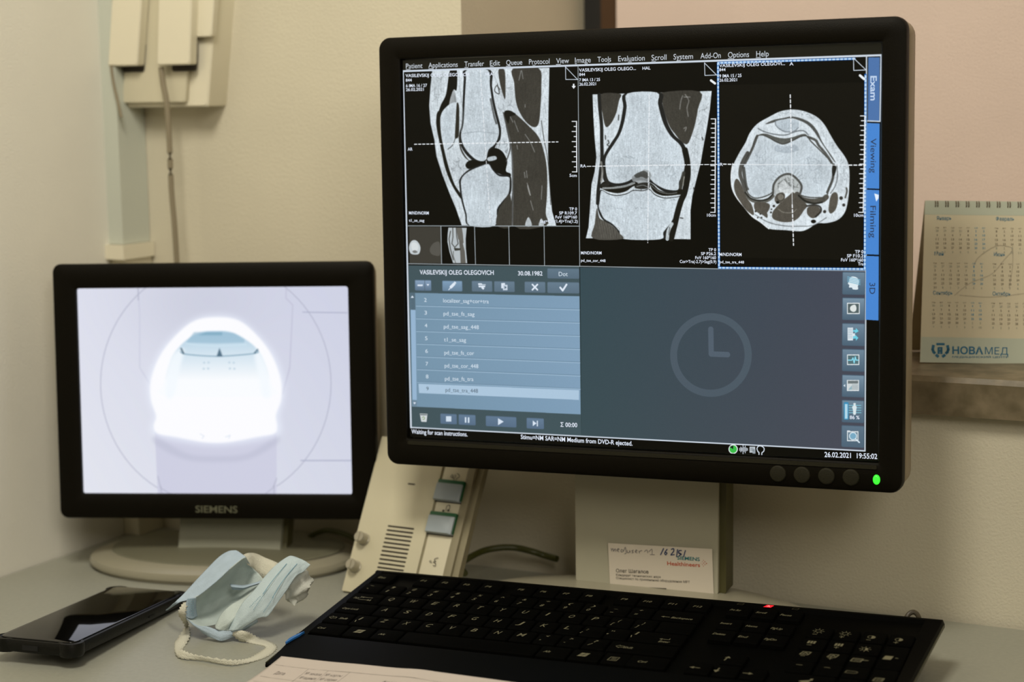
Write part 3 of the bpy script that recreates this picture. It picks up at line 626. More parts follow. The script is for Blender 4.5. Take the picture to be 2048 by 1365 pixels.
cv.line(U([(897.5, 580), (903, 574)]), 2.2, IW); cv.line(U([(902, 574.5), (908, 568.5)]), 8, IW); cv.line(U([(907, 569), (911, 565)]), 2.5, IW); cv.line(U([(909, 564.2), (911.6, 567)]), 2.5, IW)
cv.fill(U([(956, 567), (963, 567), (965, 569), (971.5, 569), (970, 575), (957.5, 575)]), IW); cv.fill(U([(965, 573), (969, 577), (966.5, 580), (962, 576)]), IW); cv.line(U([(957, 571), (970.5, 571)]), 1.3, (92, 112, 128))
cv.fill(U(r2(1002.5, 566.5, 1010, 577)), IW); cv.fill(U(r2(1006, 570, 1015, 581)), (200, 212, 226)); cv.fill(U([(1009, 572), (1013.5, 575.4), (1009, 578.6)]), (92, 112, 128))
cv.line(U([(1064.8, 569.5), (1074.8, 580)]), 4.4, IW); cv.line(U([(1074.8, 569.5), (1064.8, 580)]), 4.4, IW)
cv.line(U([(1120.5, 575.5), (1125.4, 581.5), (1133, 569.6)]), 5, IW)
LI = (124, 154, 178)
cv.fill(U([(820, 586), (1159, 592.8), (1161.3, 829.5), (824, 813.5)]), LI)
g = U([(820, 586), (1159, 592.8), (1161.3, 829.5), (824, 813.5)]); xa, xb, ya, yb = int(g[0][0]), int(g[1][0]), int(g[0][1]), int(g[2][1])
X = np.linspace(-1, 1, xb - xa)[None, :, None]; Y = np.linspace(0, 1, yb - ya)[:, None, None]
reg = cv.a[ya:yb, xa:xb]; msk = (np.abs(reg - np.array(LI)).sum(-1, keepdims=True) < 8)
reg += msk * (np.array([6.0, 6.0, 8.0]) * X - 6 * np.abs(Y - .5))
cv.fill(U([(820.5, 586), (830.2, 586.2), (830.9, 620.5), (821.3, 620)]), (84, 106, 120)); cv.fill(U([(821.3, 620), (830.9, 620.5), (833.6, 800.5), (825, 800)]), (150, 180, 208)); cv.fill(U([(825, 801), (833.6, 801.5), (834, 813), (825.4, 812.6)]), (110, 134, 152))
cv.fill(U([(824.6, 591.5), (828, 596), (821.4, 596)]), IW); cv.fill(U([(826.4, 805), (832, 805.3), (829, 809.5)]), IW)
for i in range(7):
    yl = 612.6 + 25.45 * i; yr = 620.2 + 26.5 * i
    cv.line(U([(832 + i * .5, yl), (1159 + i * .3, yr)]), 1.5, (166, 194, 216)); cv.line(U([(832 + i * .5, yl - 1.5), (1159 + i * .3, yr - 1.5)]), 1.5, (104, 132, 154))
cv.fill(U([(837, 768), (1158, 781), (1158, 800.4), (838, 786.8)]), (172, 198, 220)); cv.line(U([(836, 765.5), (1159, 778.4)]), 1.6, (146, 174, 198))
for q in (r2(880.6, 827.5, 913.8, 849.5), r2(917, 829, 951.4, 851.4), r2(971.4, 832, 1033, 855.6), r2(1053, 836, 1088, 859)): btn(q, (100, 124, 148), (88, 110, 134))
cv.fill(U(r2(892, 833, 902.7, 843.7)), (208, 222, 236)); cv.fill(U(r2(929.6, 835, 932.8, 846)), (208, 222, 236)); cv.fill(U(r2(935.6, 835.3, 938.8, 846.3)), (208, 222, 236))
cv.fill(U([(996, 837), (1007.5, 844), (996, 851)]), (214, 226, 240)); cv.fill(U([(1065.5, 841.5), (1073, 847.4), (1065.5, 853)]), (214, 226, 240)); cv.fill(U(r2(1073.6, 842, 1075.8, 853.4)), (214, 226, 240))
cv.fill(U([(839.5, 827.5), (855, 828.3), (853, 844.6), (842.5, 844)]), (206, 212, 214)); cv.fill(U([(840.2, 828.6), (854.4, 829.2), (854, 831.4), (840.6, 831)]), (110, 120, 124)); cv.line(U([(844.5, 836), (847, 833.8), (849.5, 836.5), (848, 839.6), (845.4, 839.2)]), 1.6, (120, 150, 90))
# --- waiting clock
cc = (76, 89, 100)
ring = [(1421.8 + 81.6 * math.cos(a), 710.6 + 83.6 * math.sin(a)) for a in np.linspace(0, 2 * math.pi, 61)]
cv.line(U([(1421.8 + 74.6 * math.cos(a), 710.6 + 76.6 * math.sin(a)) for a in np.linspace(0, 2 * math.pi, 61)]), 18.5, cc)
cv.line(U([(1421.6, 659), (1422.5, 708.5), (1455, 709.8)]), 14, (82, 95, 108))
# --- icon column
tr = crop(1670, 530, 3.5)
for i, (x0, y0, x1, y1) in enumerate(((52, 48, 210, 210), (51, 228, 208, 389), (50, 408, 207, 570), (50, 588, 206, 749), (49, 768, 205, 930), (48, 945, 203, 1109), (46, 1122, 203, 1282))):
    q = tr(r2(x0, y0, x1, y1)); btn(q, (122, 146, 164), (76, 98, 116)) if i != 6 else btn(q, (94, 116, 134), (78, 100, 118))
V = lambda p: U(tr(p)); SM = lambda p: U(tr(smooth(p)))
cv.fill(SM([(120, 82), (150, 88), (168, 110), (164, 140), (160, 150), (160, 172), (126, 172), (118, 160), (98, 158), (100, 142), (90, 132), (98, 115), (102, 95)]), (222, 234, 240))
for k in range(4): cv.line(V([(88, 84 + 11 * k), (176, 106 + 11 * k)]), 1.8, (120, 180, 206))
def frm(x0, y0, x1, y1, inner=(96, 106, 106)): cv.fill(V(r2(x0, y0, x1, y1)), (222, 228, 230)); cv.fill(V(r2(x0 + 6, y0 + 7, x1 - 6, y1 - 7)), inner)
frm(84, 266, 173, 345, (84, 98, 100)); cv.fill(SM([(118, 285), (140, 280), (150, 300), (146, 322), (128, 330), (108, 318), (106, 298)]), (222, 228, 226))
cv.fill(V(r2(88, 440, 126, 530)), (220, 230, 236)); [cv.line(V([(94, 452 + 12 * k), (120, 452 + 12 * k)]), 1.2, (150, 170, 184)) for k in range(6)]; cv.fill(V([(126, 468), (140, 468), (140, 480), (166, 465), (146, 442), (146, 456), (126, 458)]), (110, 206, 226)); cv.fill(V([(126, 500), (140, 500), (140, 488), (164, 512), (146, 532), (146, 516), (126, 518)]), (110, 206, 226)); cv.fill(V(r2(122, 480, 140, 500)), (220, 230, 236))
frm(84, 628, 170, 702, (84, 112, 118)); cv.line(V([(92, 668), (118, 668), (126, 652), (134, 688), (142, 645), (148, 668), (163, 668)]), 2.6, (140, 220, 240))
frm(83, 807, 168, 884, (206, 214, 216)); cv.fill(V(r2(90, 812, 162, 832)), (110, 120, 122)); [cv.line(V([(120, 842 + 10 * k), (162, 842 + 10 * k)]), 1.3, (130, 144, 150)) for k in range(4)]; cv.fill(V([(92, 876), (118, 876), (118, 846), (106, 858)]), (150, 180, 190)); cv.fill(V([(58, 846), (72, 836), (72, 856)]), (214, 226, 236))
cv.fill(V(rrect(62, 962, 95, 1085, 8)), (60, 140, 182)); cv.fill(V(r2(69, 975, 88, 1078)), (176, 214, 232)); [cv.line(V([(98, 985 + 17 * k), (182, 985 + 17 * k)]), 1.8, (128, 196, 214)) for k in range(4)]
cv.fill(SM([(136, 968), (146, 972), (144, 985), (152, 996), (148, 1020), (145, 1048), (128, 1048), (126, 1020), (120, 996), (130, 985), (128, 972)]), (216, 228, 232))
frm(84, 1166, 164, 1236, (108, 132, 148)); cv.fill(V(r2(84, 1160, 106, 1168)), (214, 222, 228)); cv.line(V([(140, 1216), (170, 1244)]), 3.6, (210, 226, 236)); cv.fill(U(tr(ellipse(126, 1200, 25, 25, 20))), (120, 168, 194)); cv.line(U(tr(ellipse(126, 1200, 25, 25, 20) + [(151, 1200)])), 2.2, (214, 228, 236))
# --- vertical tabs
TB = (72, 134, 210)
cv.fill(U([(1734, 246), (1759.5, 247), (1758.5, 378), (1733, 377)]), TB); cv.fill(U([(1733, 379.5), (1758.5, 380.5), (1757.6, 510), (1732, 509)]), TB); cv.fill(U([(1732, 512), (1757.6, 513), (1757, 641.5), (1731.5, 640)]), TB)
cv.fill(U([(1736.5, 115), (1759.5, 114.5), (1758.5, 242), (1735.5, 241)]), (78, 116, 170)); cv.line(U([(1762, 111), (1760, 243), (1735.5, 242)]), 3.2, (200, 212, 226))
cv.fill(U([(1748.5, 387), (1757.5, 390), (1757, 397), (1752.6, 403.5), (1751, 398)]), (232, 242, 252))
# --- status icons
cv.fill(U(ellipse(1466.3, 899, 9.4, 9.6, 28)), (226, 232, 232)); cv.fill(U(ellipse(1466.3, 899, 7.4, 7.6, 28)), (58, 186, 72)); cv.fill(U([(1466.3, 899), (1466.5, 891.6), (1459.4, 894.4)]), (14, 22, 20))
for k, h_ in enumerate((2.5, 5, 3, 9, 4, 7, 3, 2)): cv.line(U([(1479.5 + 2.2 * k, 899.5 - h_), (1479.5 + 2.2 * k, 899.5 + h_)]), 1.9, IW)
cv.fill(U(r2(1499, 894, 1510.5, 906)), (196, 204, 210)); cv.fill(U(r2(1505, 899, 1511, 908)), (150, 160, 168)); [cv.line(U([(1501, 897 + 2.6 * k), (1507, 897 + 2.6 * k)]), 1, (60, 70, 76)) for k in range(3)]
cv.line(U(smooth([(1516, 904), (1514, 898), (1517, 893), (1523, 893), (1528, 897), (1527.5, 903), (1524, 906), (1523.6, 911)], 4, False)), 2.6, IW); cv.line(U([(1516, 904), (1518, 905.4), (1518, 910)]), 2.6, IW)
# --- small marks under the corner boxes
cv.fill(U([(1145.8, 167.5), (1149, 167.5), (1149, 172), (1152, 172), (1147.4, 178), (1143, 172), (1145.8, 172)]), WC); cv.line(U([(1422, 161), (1430, 167)]), 6, WC); cv.line(U([(1720, 151), (1728, 158)]), 6, WC)
cv.a += RNG.normal(0, 1.0, cv.a.shape[:2])[..., None].astype(np.float32)
M_screen = screen_mat('scan_software', cv.image('scan_software'), 1.0, 0.42, (9, 8, 4))
def screen_quad(pl, W, H, name, material, parent, d=-0.0005):
    me = bpy.data.meshes.new(name); me.from_pydata([tuple(pl.pt(u, v, d)) for u, v in ((0, -H), (W, -H), (W, 0), (0, 0))], [], [(0, 1, 2, 3)])
    uv = me.uv_layers.new(name='UVMap')
    for i, c in enumerate(((0, 0), (1, 0), (1, 1), (0, 1))): uv.data[i].uv = c
    me.materials.append(material); o = bpy.data.objects.new(name, me); COL.objects.link(o); o.parent = parent; me.transform(world(parent).inverted()); return o
scr = tag(screen_quad(big, BW, BH, 'screen', M_screen, mon), 'lit display with three knee scans and a scan list')
M_txt = mat('lit_lettering', (10, 10, 10), emit=(226, 234, 248), rough=0.5); M_txm = mat('lit_menu_lettering', (10, 10, 10), emit=(200, 208, 216)); M_txs = mat('lit_soft_lettering', (10, 10, 10), emit=(212, 226, 238)); M_txd = mat('dark_lettering', (10, 10, 10), emit=(70, 88, 104)); M_txn = mat('navy_lettering', (10, 10, 10), emit=(30, 52, 84)); M_txp = mat('tab_lettering', (10, 10, 10), emit=(190, 210, 236))
def W_(mb, s, x0, y0, x1, y1, h, off=0.0): writepx(mb, big, s, x0, y0, x1, y1, h, -0.0003, off)
m = MB(); sl = lambda x: 137.2 - (x - 812) * 0.0338                           # menu bar baseline
for s, a, b, ul in (('Patient', 812, 845, (812, 820)), ('Applications', 857, 915.5, (857, 865)), ('Transfer', 929, 968, (929, 936)), ('Edit', 980, 1000, (980, 987)), ('Queue', 1012.5, 1044.5, (1012, 1021)), ('Protocol', 1058, 1099, (1065, 1070)), ('View', 1112.5, 1138, (1112, 1121)), ('Image', 1150, 1181.5, (1150, 1153)), ('Tools', 1195, 1222, (1215, 1218)), ('Evaluation', 1236.5, 1289.5, (1256, 1263)), ('Scroll', 1303, 1333, (1303, 1311)), ('System', 1347, 1386, (1354, 1361)), ('Add-On', 1401, 1441.5, None), ('Options', 1456, 1498, (1456, 1465)), ('Help', 1512.5, 1537.5, (1512, 1521))):
    hh = 10.0 + (a - 812) / 700 * 1.4; W_(m, s, a, sl(a), b, sl(b), hh)
    if ul: ribbon(m, big, [big.loc(ul[0], sl(ul[0]) + 1.9), big.loc(ul[1], sl(ul[1]) + 1.9)], 0.0004, -0.0003)
    m.build('menu_word', M_txm, scr, smooth=0, fixn=False); m = MB()
B = 0.012
for s, x0, y0, x1, y1, h in (('VASILEVSKIJ OLEG OLEGOVICH', 811, 154.5, 938.5, 152, 6.4), ('844', 811.5, 163.5, 823.5, 163.2, 6), ('6 IMA 16 / 27', 812, 174.6, 854, 173.6, 6), ('26.02.2021', 812, 182.4, 847.5, 181.5, 6), ('HLA', 971, 151.3, 986, 151, 6.2), ('AR', 815.5, 301.5, 825, 301.3, 6), ('M/ND/NORM', 818, 429, 857.5, 429.3, 6), ('t1_se_sag', 818, 443.5, 848.5, 443.8, 5.2), ('5cm', 1139, 354, 1153.5, 354, 6),
    ('TP 0', 1138.5, 421.2, 1154, 421.2, 6), ('SP R109.7', 1118.5, 429.2, 1154, 429.2, 6), ('FoV 160*160', 1111, 437.4, 1154, 437.4, 6), ('Sag>Cor(1.4)>Tra(1.2)', 1080.5, 445.5, 1155.5, 445.8, 6),
    ('VASILEVSKIJ OLEG OLEGO...', 1158, 143.5, 1272, 139.8, 6.4), ('844', 1158.5, 152, 1170, 151.8, 6), ('7 IMA 13 / 25', 1158.5, 163, 1200, 162, 6), ('26.02.2021', 1158.5, 171.5, 1192, 170.5, 6), ('HAL', 1285, 139.6, 1301, 139, 6.2), ('RA', 1161, 335, 1172, 335, 6), ('M/ND/NORM', 1162, 509, 1203, 509.2, 6), ('pd_tse_cor_448', 1162, 523.6, 1211, 524.4, 5.2), ('10cm', 1414, 433.5, 1431.5, 433.5, 6),
    ('TP 0', 1417, 502.8, 1432, 502.8, 6), ('SP P26.2', 1402, 510.6, 1432, 510.6, 6), ('FoV 160*160', 1390.5, 518.6, 1432, 518.6, 6), ('Cor>Tra(-2.7)>Sag(0.9)', 1359.5, 526.2, 1432.5, 526.8, 6),
    ('VASILEVSKIJ OLEG OLEGOVI...', 1438.5, 134.6, 1570, 130, 6.4), ('844', 1438.5, 142.6, 1451, 142.2, 6), ('9 IMA 15 / 25', 1438.5, 155.4, 1483, 154, 6.4), ('26.02.2021', 1438.5, 163.4, 1474, 162.4, 6), ('A', 1579, 131, 1587, 130.6, 6.4), ('R', 1439.5, 332, 1446, 332, 6), ('M/ND/NORM', 1439, 512.2, 1483, 512.6, 6.4), ('pd_tse_tra_448', 1439.5, 526.6, 1488, 527.4, 5.2), ('10cm', 1708, 433.8, 1727, 433.8, 6.2),
    ('TP 0', 1710, 507, 1727, 507, 6.4), ('SP F10.2', 1694, 515, 1726.5, 515.2, 6.4), ('FoV 160*160', 1682, 523, 1726.5, 523.6, 6.4), ('Tra', 1716, 531, 1727, 531.2, 6),
    ('VASILEVSKIJ OLEG OLEGOVICH', 839.5, 549, 987.5, 550, 8.8), ('30.08.1982', 1036, 551, 1085, 551.4, 8.4), ('Waiting for scan instructions.', 823, 867.6, 935, 873.4, 8.6), ('Stimu=NM SAR=NM Medium from DVD-R ejected.', 1041.5, 878.4, 1265, 892, 8.8), ('26.02.2021  19:55:02', 1649, 914.6, 1754.5, 918.6, 10.2), ('\u03a3 00:00', 1121, 854, 1154.5, 855, 8.6), ('86 %', 1699.5, 838.6, 1719, 839, 7)):
    m = MB(); W_(m, s, x0, y0, x1, y1, h, B); m.build('caption', M_txt, scr, smooth=0, fixn=False)
m = MB()
for i, s in enumerate(('localizer_sag+cor+tra', 'pd_tse_fs_sag', 'pd_tse_sag_448', 't1_se_sag', 'pd_tse_fs_cor', 'pd_tse_cor_448', 'pd_tse_fs_tra')):
    x = 886.5 + i * .55; y = 605.2 + 25.75 * i + (0.3 * i); wd = (91, 62, 70, 44, 59.5, 67.5, 57)[i]
    W_(m, s, x, y, x + wd, y + wd * .022, 8.0); m.build('list_entry', M_txs, scr, smooth=0, fixn=False)
    m = MB(); W_(m, str(i + 2), 848.3 + i * .6, 604 + 25.55 * i, 853.3 + i * .6, 604.1 + 25.55 * i, 7.6); m.build('list_number', M_txs, scr, smooth=0, fixn=False); m = MB()
W_(m, 'Dot', 1117.5, 552.5, 1135.5, 552.7, 8.6)
m.build('button_word', M_txs, scr, smooth=0, fixn=False)
m = MB(); W_(m, 'pd_tse_tra_448', 891, 784, 956, 786.4, 8.0); m.build('list_entry', M_txd, scr, smooth=0, fixn=False); m = MB(); W_(m, '9', 852.6, 781.4, 857.4, 781.6, 7.4); m.build('list_number', M_txd, scr, smooth=0, fixn=False)
def tabtxt(mb, s, x, y0, y1, w_, off=0.0):                                    # lettering turned to read downwards
    a = big.loc(x, y0, -0.0003); b = big.loc(x, y1, -0.0003); c = big.loc(x + w_, y0, -0.0003)
    write(mb, big, s, a, b, (c - a).length, -0.0003, off, 0, up=(c - a).normalized())
for s, x, y0, y1, w_, mt_ in (('Exam', 1741, 152, 201, 12.5, M_txp), ('Viewing', 1741.2, 277, 346, 11.5, M_txn), ('Filming', 1740.4, 412, 476, 11.5, M_txn), ('3D', 1739, 566, 588.5, 11.5, M_txn)):
    m = MB(); tabtxt(m, s, x, y0, y1, w_, 0.02 if s == 'Exam' else 0.004); m.build('tab_word', mt_, scr, smooth=0, fixn=False)
# stand: flat post and oval foot
pp = Plane((-0.60, 1.2535, 0.9), big.X * 1.0, (0, 0, 1)); pp = Plane(pp.O, Vector((big.X.x, big.X.y, 0)), (0, 0, 1))
u0 = pp.loc(1151, 1060).x; u1 = pp.loc(1436, 1080).x; zb = DZ + 0.018 - 0.9
def pbox(name, a, b, z0, z1, d0, d1, material, parent, pl=pp):
    mm = MB(); mm.loft([[tuple(pl.pt(x, z, d)) for x, z in rrect(a, z0, b, z1, 0.0015, 2)] for d in (d0, d1)]); return mm.build(name, material, parent)
pbox('post', u0, u1, zb, 0.20, -0.004, 0.0, M_post, mon)
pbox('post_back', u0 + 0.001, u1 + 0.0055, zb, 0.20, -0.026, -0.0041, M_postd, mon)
m = MB(Matrix.Translation((-0.548, 1.232, 0)) @ Matrix.Rotation(math.radians(5.9), 4, 'Z'))
L = [[(x, y, z) for x, y in ellipse(0, 0, 0.150 * s_, 0.084 * s_, 64)] for s_, z in ((0.965, DZ + 0.0004), (0.965, DZ + 0.0025), (1.0, DZ + 0.003), (1.003, DZ + 0.0055), (0.985, DZ + 0.0085), (0.90, DZ + 0.012), (0.7, DZ + 0.0165), (0.5, DZ + 0.0185))]
m.loft(L); tag(m.build('foot', M_base, mon), 'oval beige foot plate')

# ------------------------------------------------------------------ small monitor
K = 0.977
sm = Plane(CAM + (Vector((-1.07241, 1.19076, 0.99713)) - Vector((0, 0, CAMZ))) * K + Vector((0, 0, 0)), (0.92727, 0.37435, 0.0054), (-0.0297, 0.0593, 0.9978))
sm.O = CAM + (Vector((-1.07241, 1.19076, 0.99713 - 1.168 + CAMZ)) - CAM) * K
SW, SH = 0.246 * K, 0.246 * K / 1.3333
sc_ = sm.pt(SW / 2, -SH / 2, 0)
smo = empty('monitor', (-0.957, 1.238, DZ), math.radians(21.98))
tag(smo, 'small black framed monitor showing the bright scanner tunnel, left of the large one', 'monitor')
o_ = (-0.0218 * K, -0.2072 * K, 0.2689 * K, 0.0221 * K, 0.007)
m = MB(); m.loft(frame_lofts(sm, o_, (-0.0002, -SH - 0.0002, SW + 0.0002, 0.0002, 0.0025), 0.008, 0.004), cap0=False, cap1=False); tag(m.build('bezel', M_bezel, smo), 'black front frame')
m = MB(); L = []
for ins, d in ((0.0005, -0.0081), (0.0002, -0.0095), (0.0015, -0.020), (0.012, -0.026), (0.04, -0.031)):
    L.append([tuple(sm.pt(x, y, d)) for x, y in rrect(o_[0] + ins, o_[1] + ins, o_[2] - ins, o_[3] - ins, 0.009, 5)])
m.loft(L); tag(m.build('back_shell', M_shell, smo), 'beige grey rear housing')
c2 = Canvas(960, 720, (205, 207, 226))
def ui2(px, py):
    q = sm.loc(px, py, -0.0005); return (q.x / SW * 960.0, -q.y / SH * 720.0)
def U2(pts): return [ui2(90 + x / 2.482, 510 + y / 2.482) for x, y in pts]
S2 = lambda p, k=5: U2(smooth(p, k))
Y, X = np.mgrid[0:720, 0:960]; X = X / 960.0; Y = Y / 720.0
c2.a[:] = np.stack([206 + 14 * (1 - X) + 6 * Y, 209 + 13 * (1 - X) + 6 * Y, 228 + 8 * (1 - X) + 2 * Y], -1)
c2.a[:] -= (np.exp(-((X - .44) / .25) ** 2 - ((Y - .08) / .22) ** 2) * 9)[..., None]
c2.line(U2([(462, 150), (470, 300), (470, 560), (520, 640)]), 5, (188, 190, 212), .35); c2.line(U2([(462, 168), (463, 225)]), 4, (168, 170, 190), .6); c2.line(U2([(1198, 160), (1196, 215), (1230, 250), (1215, 560), (1180, 690)]), 5, (186, 186, 208), .5)
c2.line(U2([(848 + 572 * math.cos(a), 640 + 600 * math.sin(a)) for a in np.linspace(0, 2 * math.pi, 90)]), 3.2, (174, 176, 196), .8)
c2.line(U2([(1280, 285), (1500, 288)]), 3.4, (168, 172, 196), .85); c2.line(U2([(1270, 1022), (1520, 1022)]), 4, (168, 172, 196), .85)
c2.fill(U2([(545, 880), (1150, 880), (1150, 1190), (560, 1190)]), (206, 207, 226)); c2.fill(S2([(550, 900), (700, 985), (850, 1000), (1010, 985), (1150, 900), (1150, 940), (1010, 1015), (850, 1030), (690, 1015), (552, 945)]), (186, 188, 208), .5, 6)
for q in ([(575, 1150), (578, 1190)], [(1138, 1145), (1136, 1190)], [(560, 1100), (575, 1160), (630, 1190)], [(1150, 1110), (1130, 1160), (1090, 1190)]): c2.line(U2(q), 3, (172, 174, 194), .8)
c2.fill(S2([(850, 300), (960, 318), (1060, 400), (1140, 500), (1182, 620), (1182, 720), (1160, 800), (1168, 850), (1140, 900), (850, 945), (560, 900), (530, 850), (545, 800), (518, 720), (514, 620), (560, 500), (640, 400), (740, 322)]), (236, 242, 255), .8, 12)
c2.fill(S2([(850, 310), (960, 326), (1052, 400), (1126, 500), (1170, 620), (1172, 720), (1146, 796), (1152, 850), (1138, 888), (1050, 905), (930, 928), (850, 934), (770, 928), (650, 905), (560, 888), (540, 850), (552, 800), (526, 720), (526, 620), (572, 500), (650, 400), (742, 328)]), (252, 252, 255), 1, 3)
tun = [(850, 378), (930, 386), (1010, 430), (1062, 480), (1100, 560), (1120, 640), (1120, 700), (600, 700), (590, 640), (612, 560), (640, 490), (700, 425), (770, 386)]
r_ = c2.cover(S2(tun)); x0, y0, x1, y1, C = r_
ty = np.clip((np.arange(y0, y1) - y0) / (y1 - y0), 0, 1)[:, None, None]
grad = np.array([176, 206, 226.0]) * (1 - np.clip(ty * 1.35, 0, 1)) + np.array([250, 252, 255.0]) * np.clip(ty * 1.35, 0, 1)
C3 = blur(C, 2)[..., None]; c2.a[y0:y1, x0:x1] = c2.a[y0:y1, x0:x1] * (1 - C3) + grad * C3
c2.fill(S2([(600, 700), (612, 560), (640, 490), (690, 470), (670, 560), (640, 700)]), (244, 250, 255), .85, 5); c2.fill(S2([(1120, 700), (1100, 560), (1062, 480), (1040, 500), (1060, 600), (1080, 700)]), (244, 250, 255), .8, 5)
c2.fill(U2([(740, 384), (880, 382), (940, 390), (990, 420), (990, 436), (850, 440), (700, 436)]), (150, 186, 208), .65, 2); c2.fill(U2([(760, 400), (880, 400), (880, 384), (800, 384)]), (120, 164, 188), .6, 1)
for q in ([(700, 440), (760, 448), (850, 452), (1000, 446)],): c2.line(U2(q), 4, (206, 228, 240), .8)
c2.line(U2(smooth([(672, 480), (700, 494), (860, 504), (1040, 490), (1056, 474)], 4, False)), 3.4, (112, 152, 176), .9)
c2.line(U2([(676, 466), (688, 490)]), 6, (54, 84, 104), .85); c2.line(U2([(1056, 470), (1040, 488)]), 5, (70, 104, 126), .85); c2.fill(U2([(852, 505), (866, 462), (882, 505)]), (66, 96, 118), .85, 1)
for x, y in ((790, 536), (812, 535), (915, 535), (937, 536), (788, 566), (810, 565), (918, 565), (940, 566)): c2.fill(U2(ellipse(x, y, 6, 5, 10)), (184, 206, 222), .8)
for q in ([(770, 890), (790, 900), (780, 912)], [(895, 905), (920, 896), (912, 912)]): c2.line(U2(q), 2.5, (208, 220, 238), .8)
M_scr2 = screen_mat('camera_view', c2.image('camera_view'), 1.0, 0.4, (9, 9, 8))
scr2 = tag(screen_quad(sm, SW, SH, 'screen', M_scr2, smo), 'lit display with the white scanner tunnel')
m = MB(); writepx(m, sm, 'SIEMENS', 391, 1025.5, 475, 1026.5, 13.5, 0.0037, 0.012); m.build('maker_lettering', mat('bezel_print', (92, 92, 72), rough=0.5), smo, smooth=0, fixn=False)
ps = Plane(sm.pt(SW / 2, -SH / 2, -0.034), Vector((sm.X.x, sm.X.y, 0)), (0, 0, 1))
a = ps.loc(361, 1070).x; b = ps.loc(566, 1070).x; z0 = DZ + 0.016 - ps.O.z
def leanpost(name, a_, b_, dn0, dn1, material):
    mm = MB(); L = []
    for z, sh in ((z0, 0.026), (z0 + 0.02, 0.017), (z0 + 0.045, 0.006), (0.03, 0.0)):
        L.append([tuple(ps.pt(x, z, d + sh)) for x, d in ((a_, dn0), (a_ + 0.001, dn1), (b_ - 0.001, dn1), (b_, dn0))])
    mm.loft(L); return mm.build(name, material, smo)
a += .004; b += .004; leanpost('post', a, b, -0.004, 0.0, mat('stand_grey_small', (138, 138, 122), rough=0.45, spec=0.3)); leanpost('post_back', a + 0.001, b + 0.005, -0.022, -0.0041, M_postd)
m = MB(Matrix.Translation((-0.949, 1.2278, 0)) @ Matrix.Rotation(math.radians(21.98), 4, 'Z'))
for s_, dx in ((0, 0),): 
    L = [[(x, y, z) for x, y in ellipse(0, 0, 0.122 * s, 0.0765 * s, 64)] for s, z in ((0.965, DZ + 0.0004), (0.965, DZ + 0.003), (0.995, DZ + 0.0034), (1.0, DZ + 0.006), (0.985, DZ + 0.0095), (0.92, DZ + 0.0125), (0.80, DZ + 0.0145))]
m.loft(L); tag(m.build('foot', M_base, smo), 'round beige foot plate')
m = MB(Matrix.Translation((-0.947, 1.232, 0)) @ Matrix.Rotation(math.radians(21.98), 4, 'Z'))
m.loft([[(x, y, z) for x, y in ellipse(0, 0, 0.106 * s, 0.066 * s, 64)] for s, z in ((1, DZ + 0.0142), (0.99, DZ + 0.0155), (0.9, DZ + 0.017), (0.3, DZ + 0.0195))]); m.build('foot_centre_shaded', mat('foot_centre_shade', (112, 110, 92), rough=0.35), smo)  # darker grey disc paints the monitor's shadow on its foot

# ------------------------------------------------------------------ business card leaning on the large monitor's post
pc = Plane(pp.pt(0, 0, 0.0012), pp.X, (0, -0.035, 1)); pc.O = pp.pt(0, 0, 0.0055)
M_card = mat('card_white', (216, 206, 190), rough=0.6)
q0 = pc.loc(1216, 1087); q1 = pc.loc(1424, 1099); q2 = pc.loc(1425.5, 1187)
card = empty('business_card', pc.pt((q0.x + q1.x) / 2, q0.y - 0.052, 0.0), math.radians(5.93))
tag(card, 'white printed business card with handwriting, leaning on the large monitor post', 'card')
ax = Vector((q1.x - q0.x, q1.y - q0.y)).normalized(); ay = Vector((-ax.y, ax.x)); cw = (q1 - q0).length; chh = 0.0505
pk = Plane(pc.pt(q0.x, q0.y), pc.X * ax.x + pc.Y * ax.y, pc.X * ay.x + pc.Y * ay.y)
m = MB(); m.loft([[tuple(pk.pt(x, y, d)) for x, y in ((0, -chh), (cw, -chh), (cw, 0), (0, 0))] for d in (-0.0004, 0.0)]); m.build('card_stock', M_card, card, smooth=0)
def ink(name, rgb): return mat(name, rgb, rough=0.7)
I_dark, I_teal, I_or, I_blue, I_pen = ink('ink_dark', (52, 48, 40)), ink('ink_teal', (20, 118, 122)), ink('ink_orange', (190, 76, 40)), ink('ink_blue', (40, 62, 110)), ink('ink_pencil', (108, 106, 110))
k7 = lambda x, y: (1140 + x / 4.875, 940 + y / 4.875)
def cardtxt(mb, s, x0, y0, x1, y1, h, off=0.0, shear=0.0): a = k7(x0, y0); b = k7(x1, y1); writepx(mb, pk, s, a[0], a[1], b[0], b[1], h / 4.875, 0.0002, off, shear)
m = MB(); cardtxt(m, 'SIEMENS', 1046, 876, 1266, 892, 34, .02); m.build('print_teal', I_teal, card, smooth=0, fixn=False)
m = MB(); cardtxt(m, 'Healthineers', 948, 932, 1268, 950, 38, .012)
for x, y, r in ((1278, 912, 3), (1290, 897, 3), (1302, 884, 4), (1290, 925, 4), (1303, 911, 5), (1316, 898, 5), (1302, 940, 4), (1316, 927, 5), (1331, 915, 6)):
    a = pk.loc(*k7(x, y)); m_r = r / 4.875 / 3500 * 1.3; patch(m, pk, ellipse(a.x, a.y, m_r, m_r, 10), 0.0002)
m.build('print_orange', I_or, card, smooth=0, fixn=False)
m = MB(); cardtxt(m, 'Олег Шагалов', 450, 1002, 766, 1014, 34, .008); cardtxt(m, 'Кандидат технических наук', 450, 1036, 886, 1058, 22); cardtxt(m, 'Специалист по применению оборудования МРТ', 450, 1068, 1168, 1108, 22)
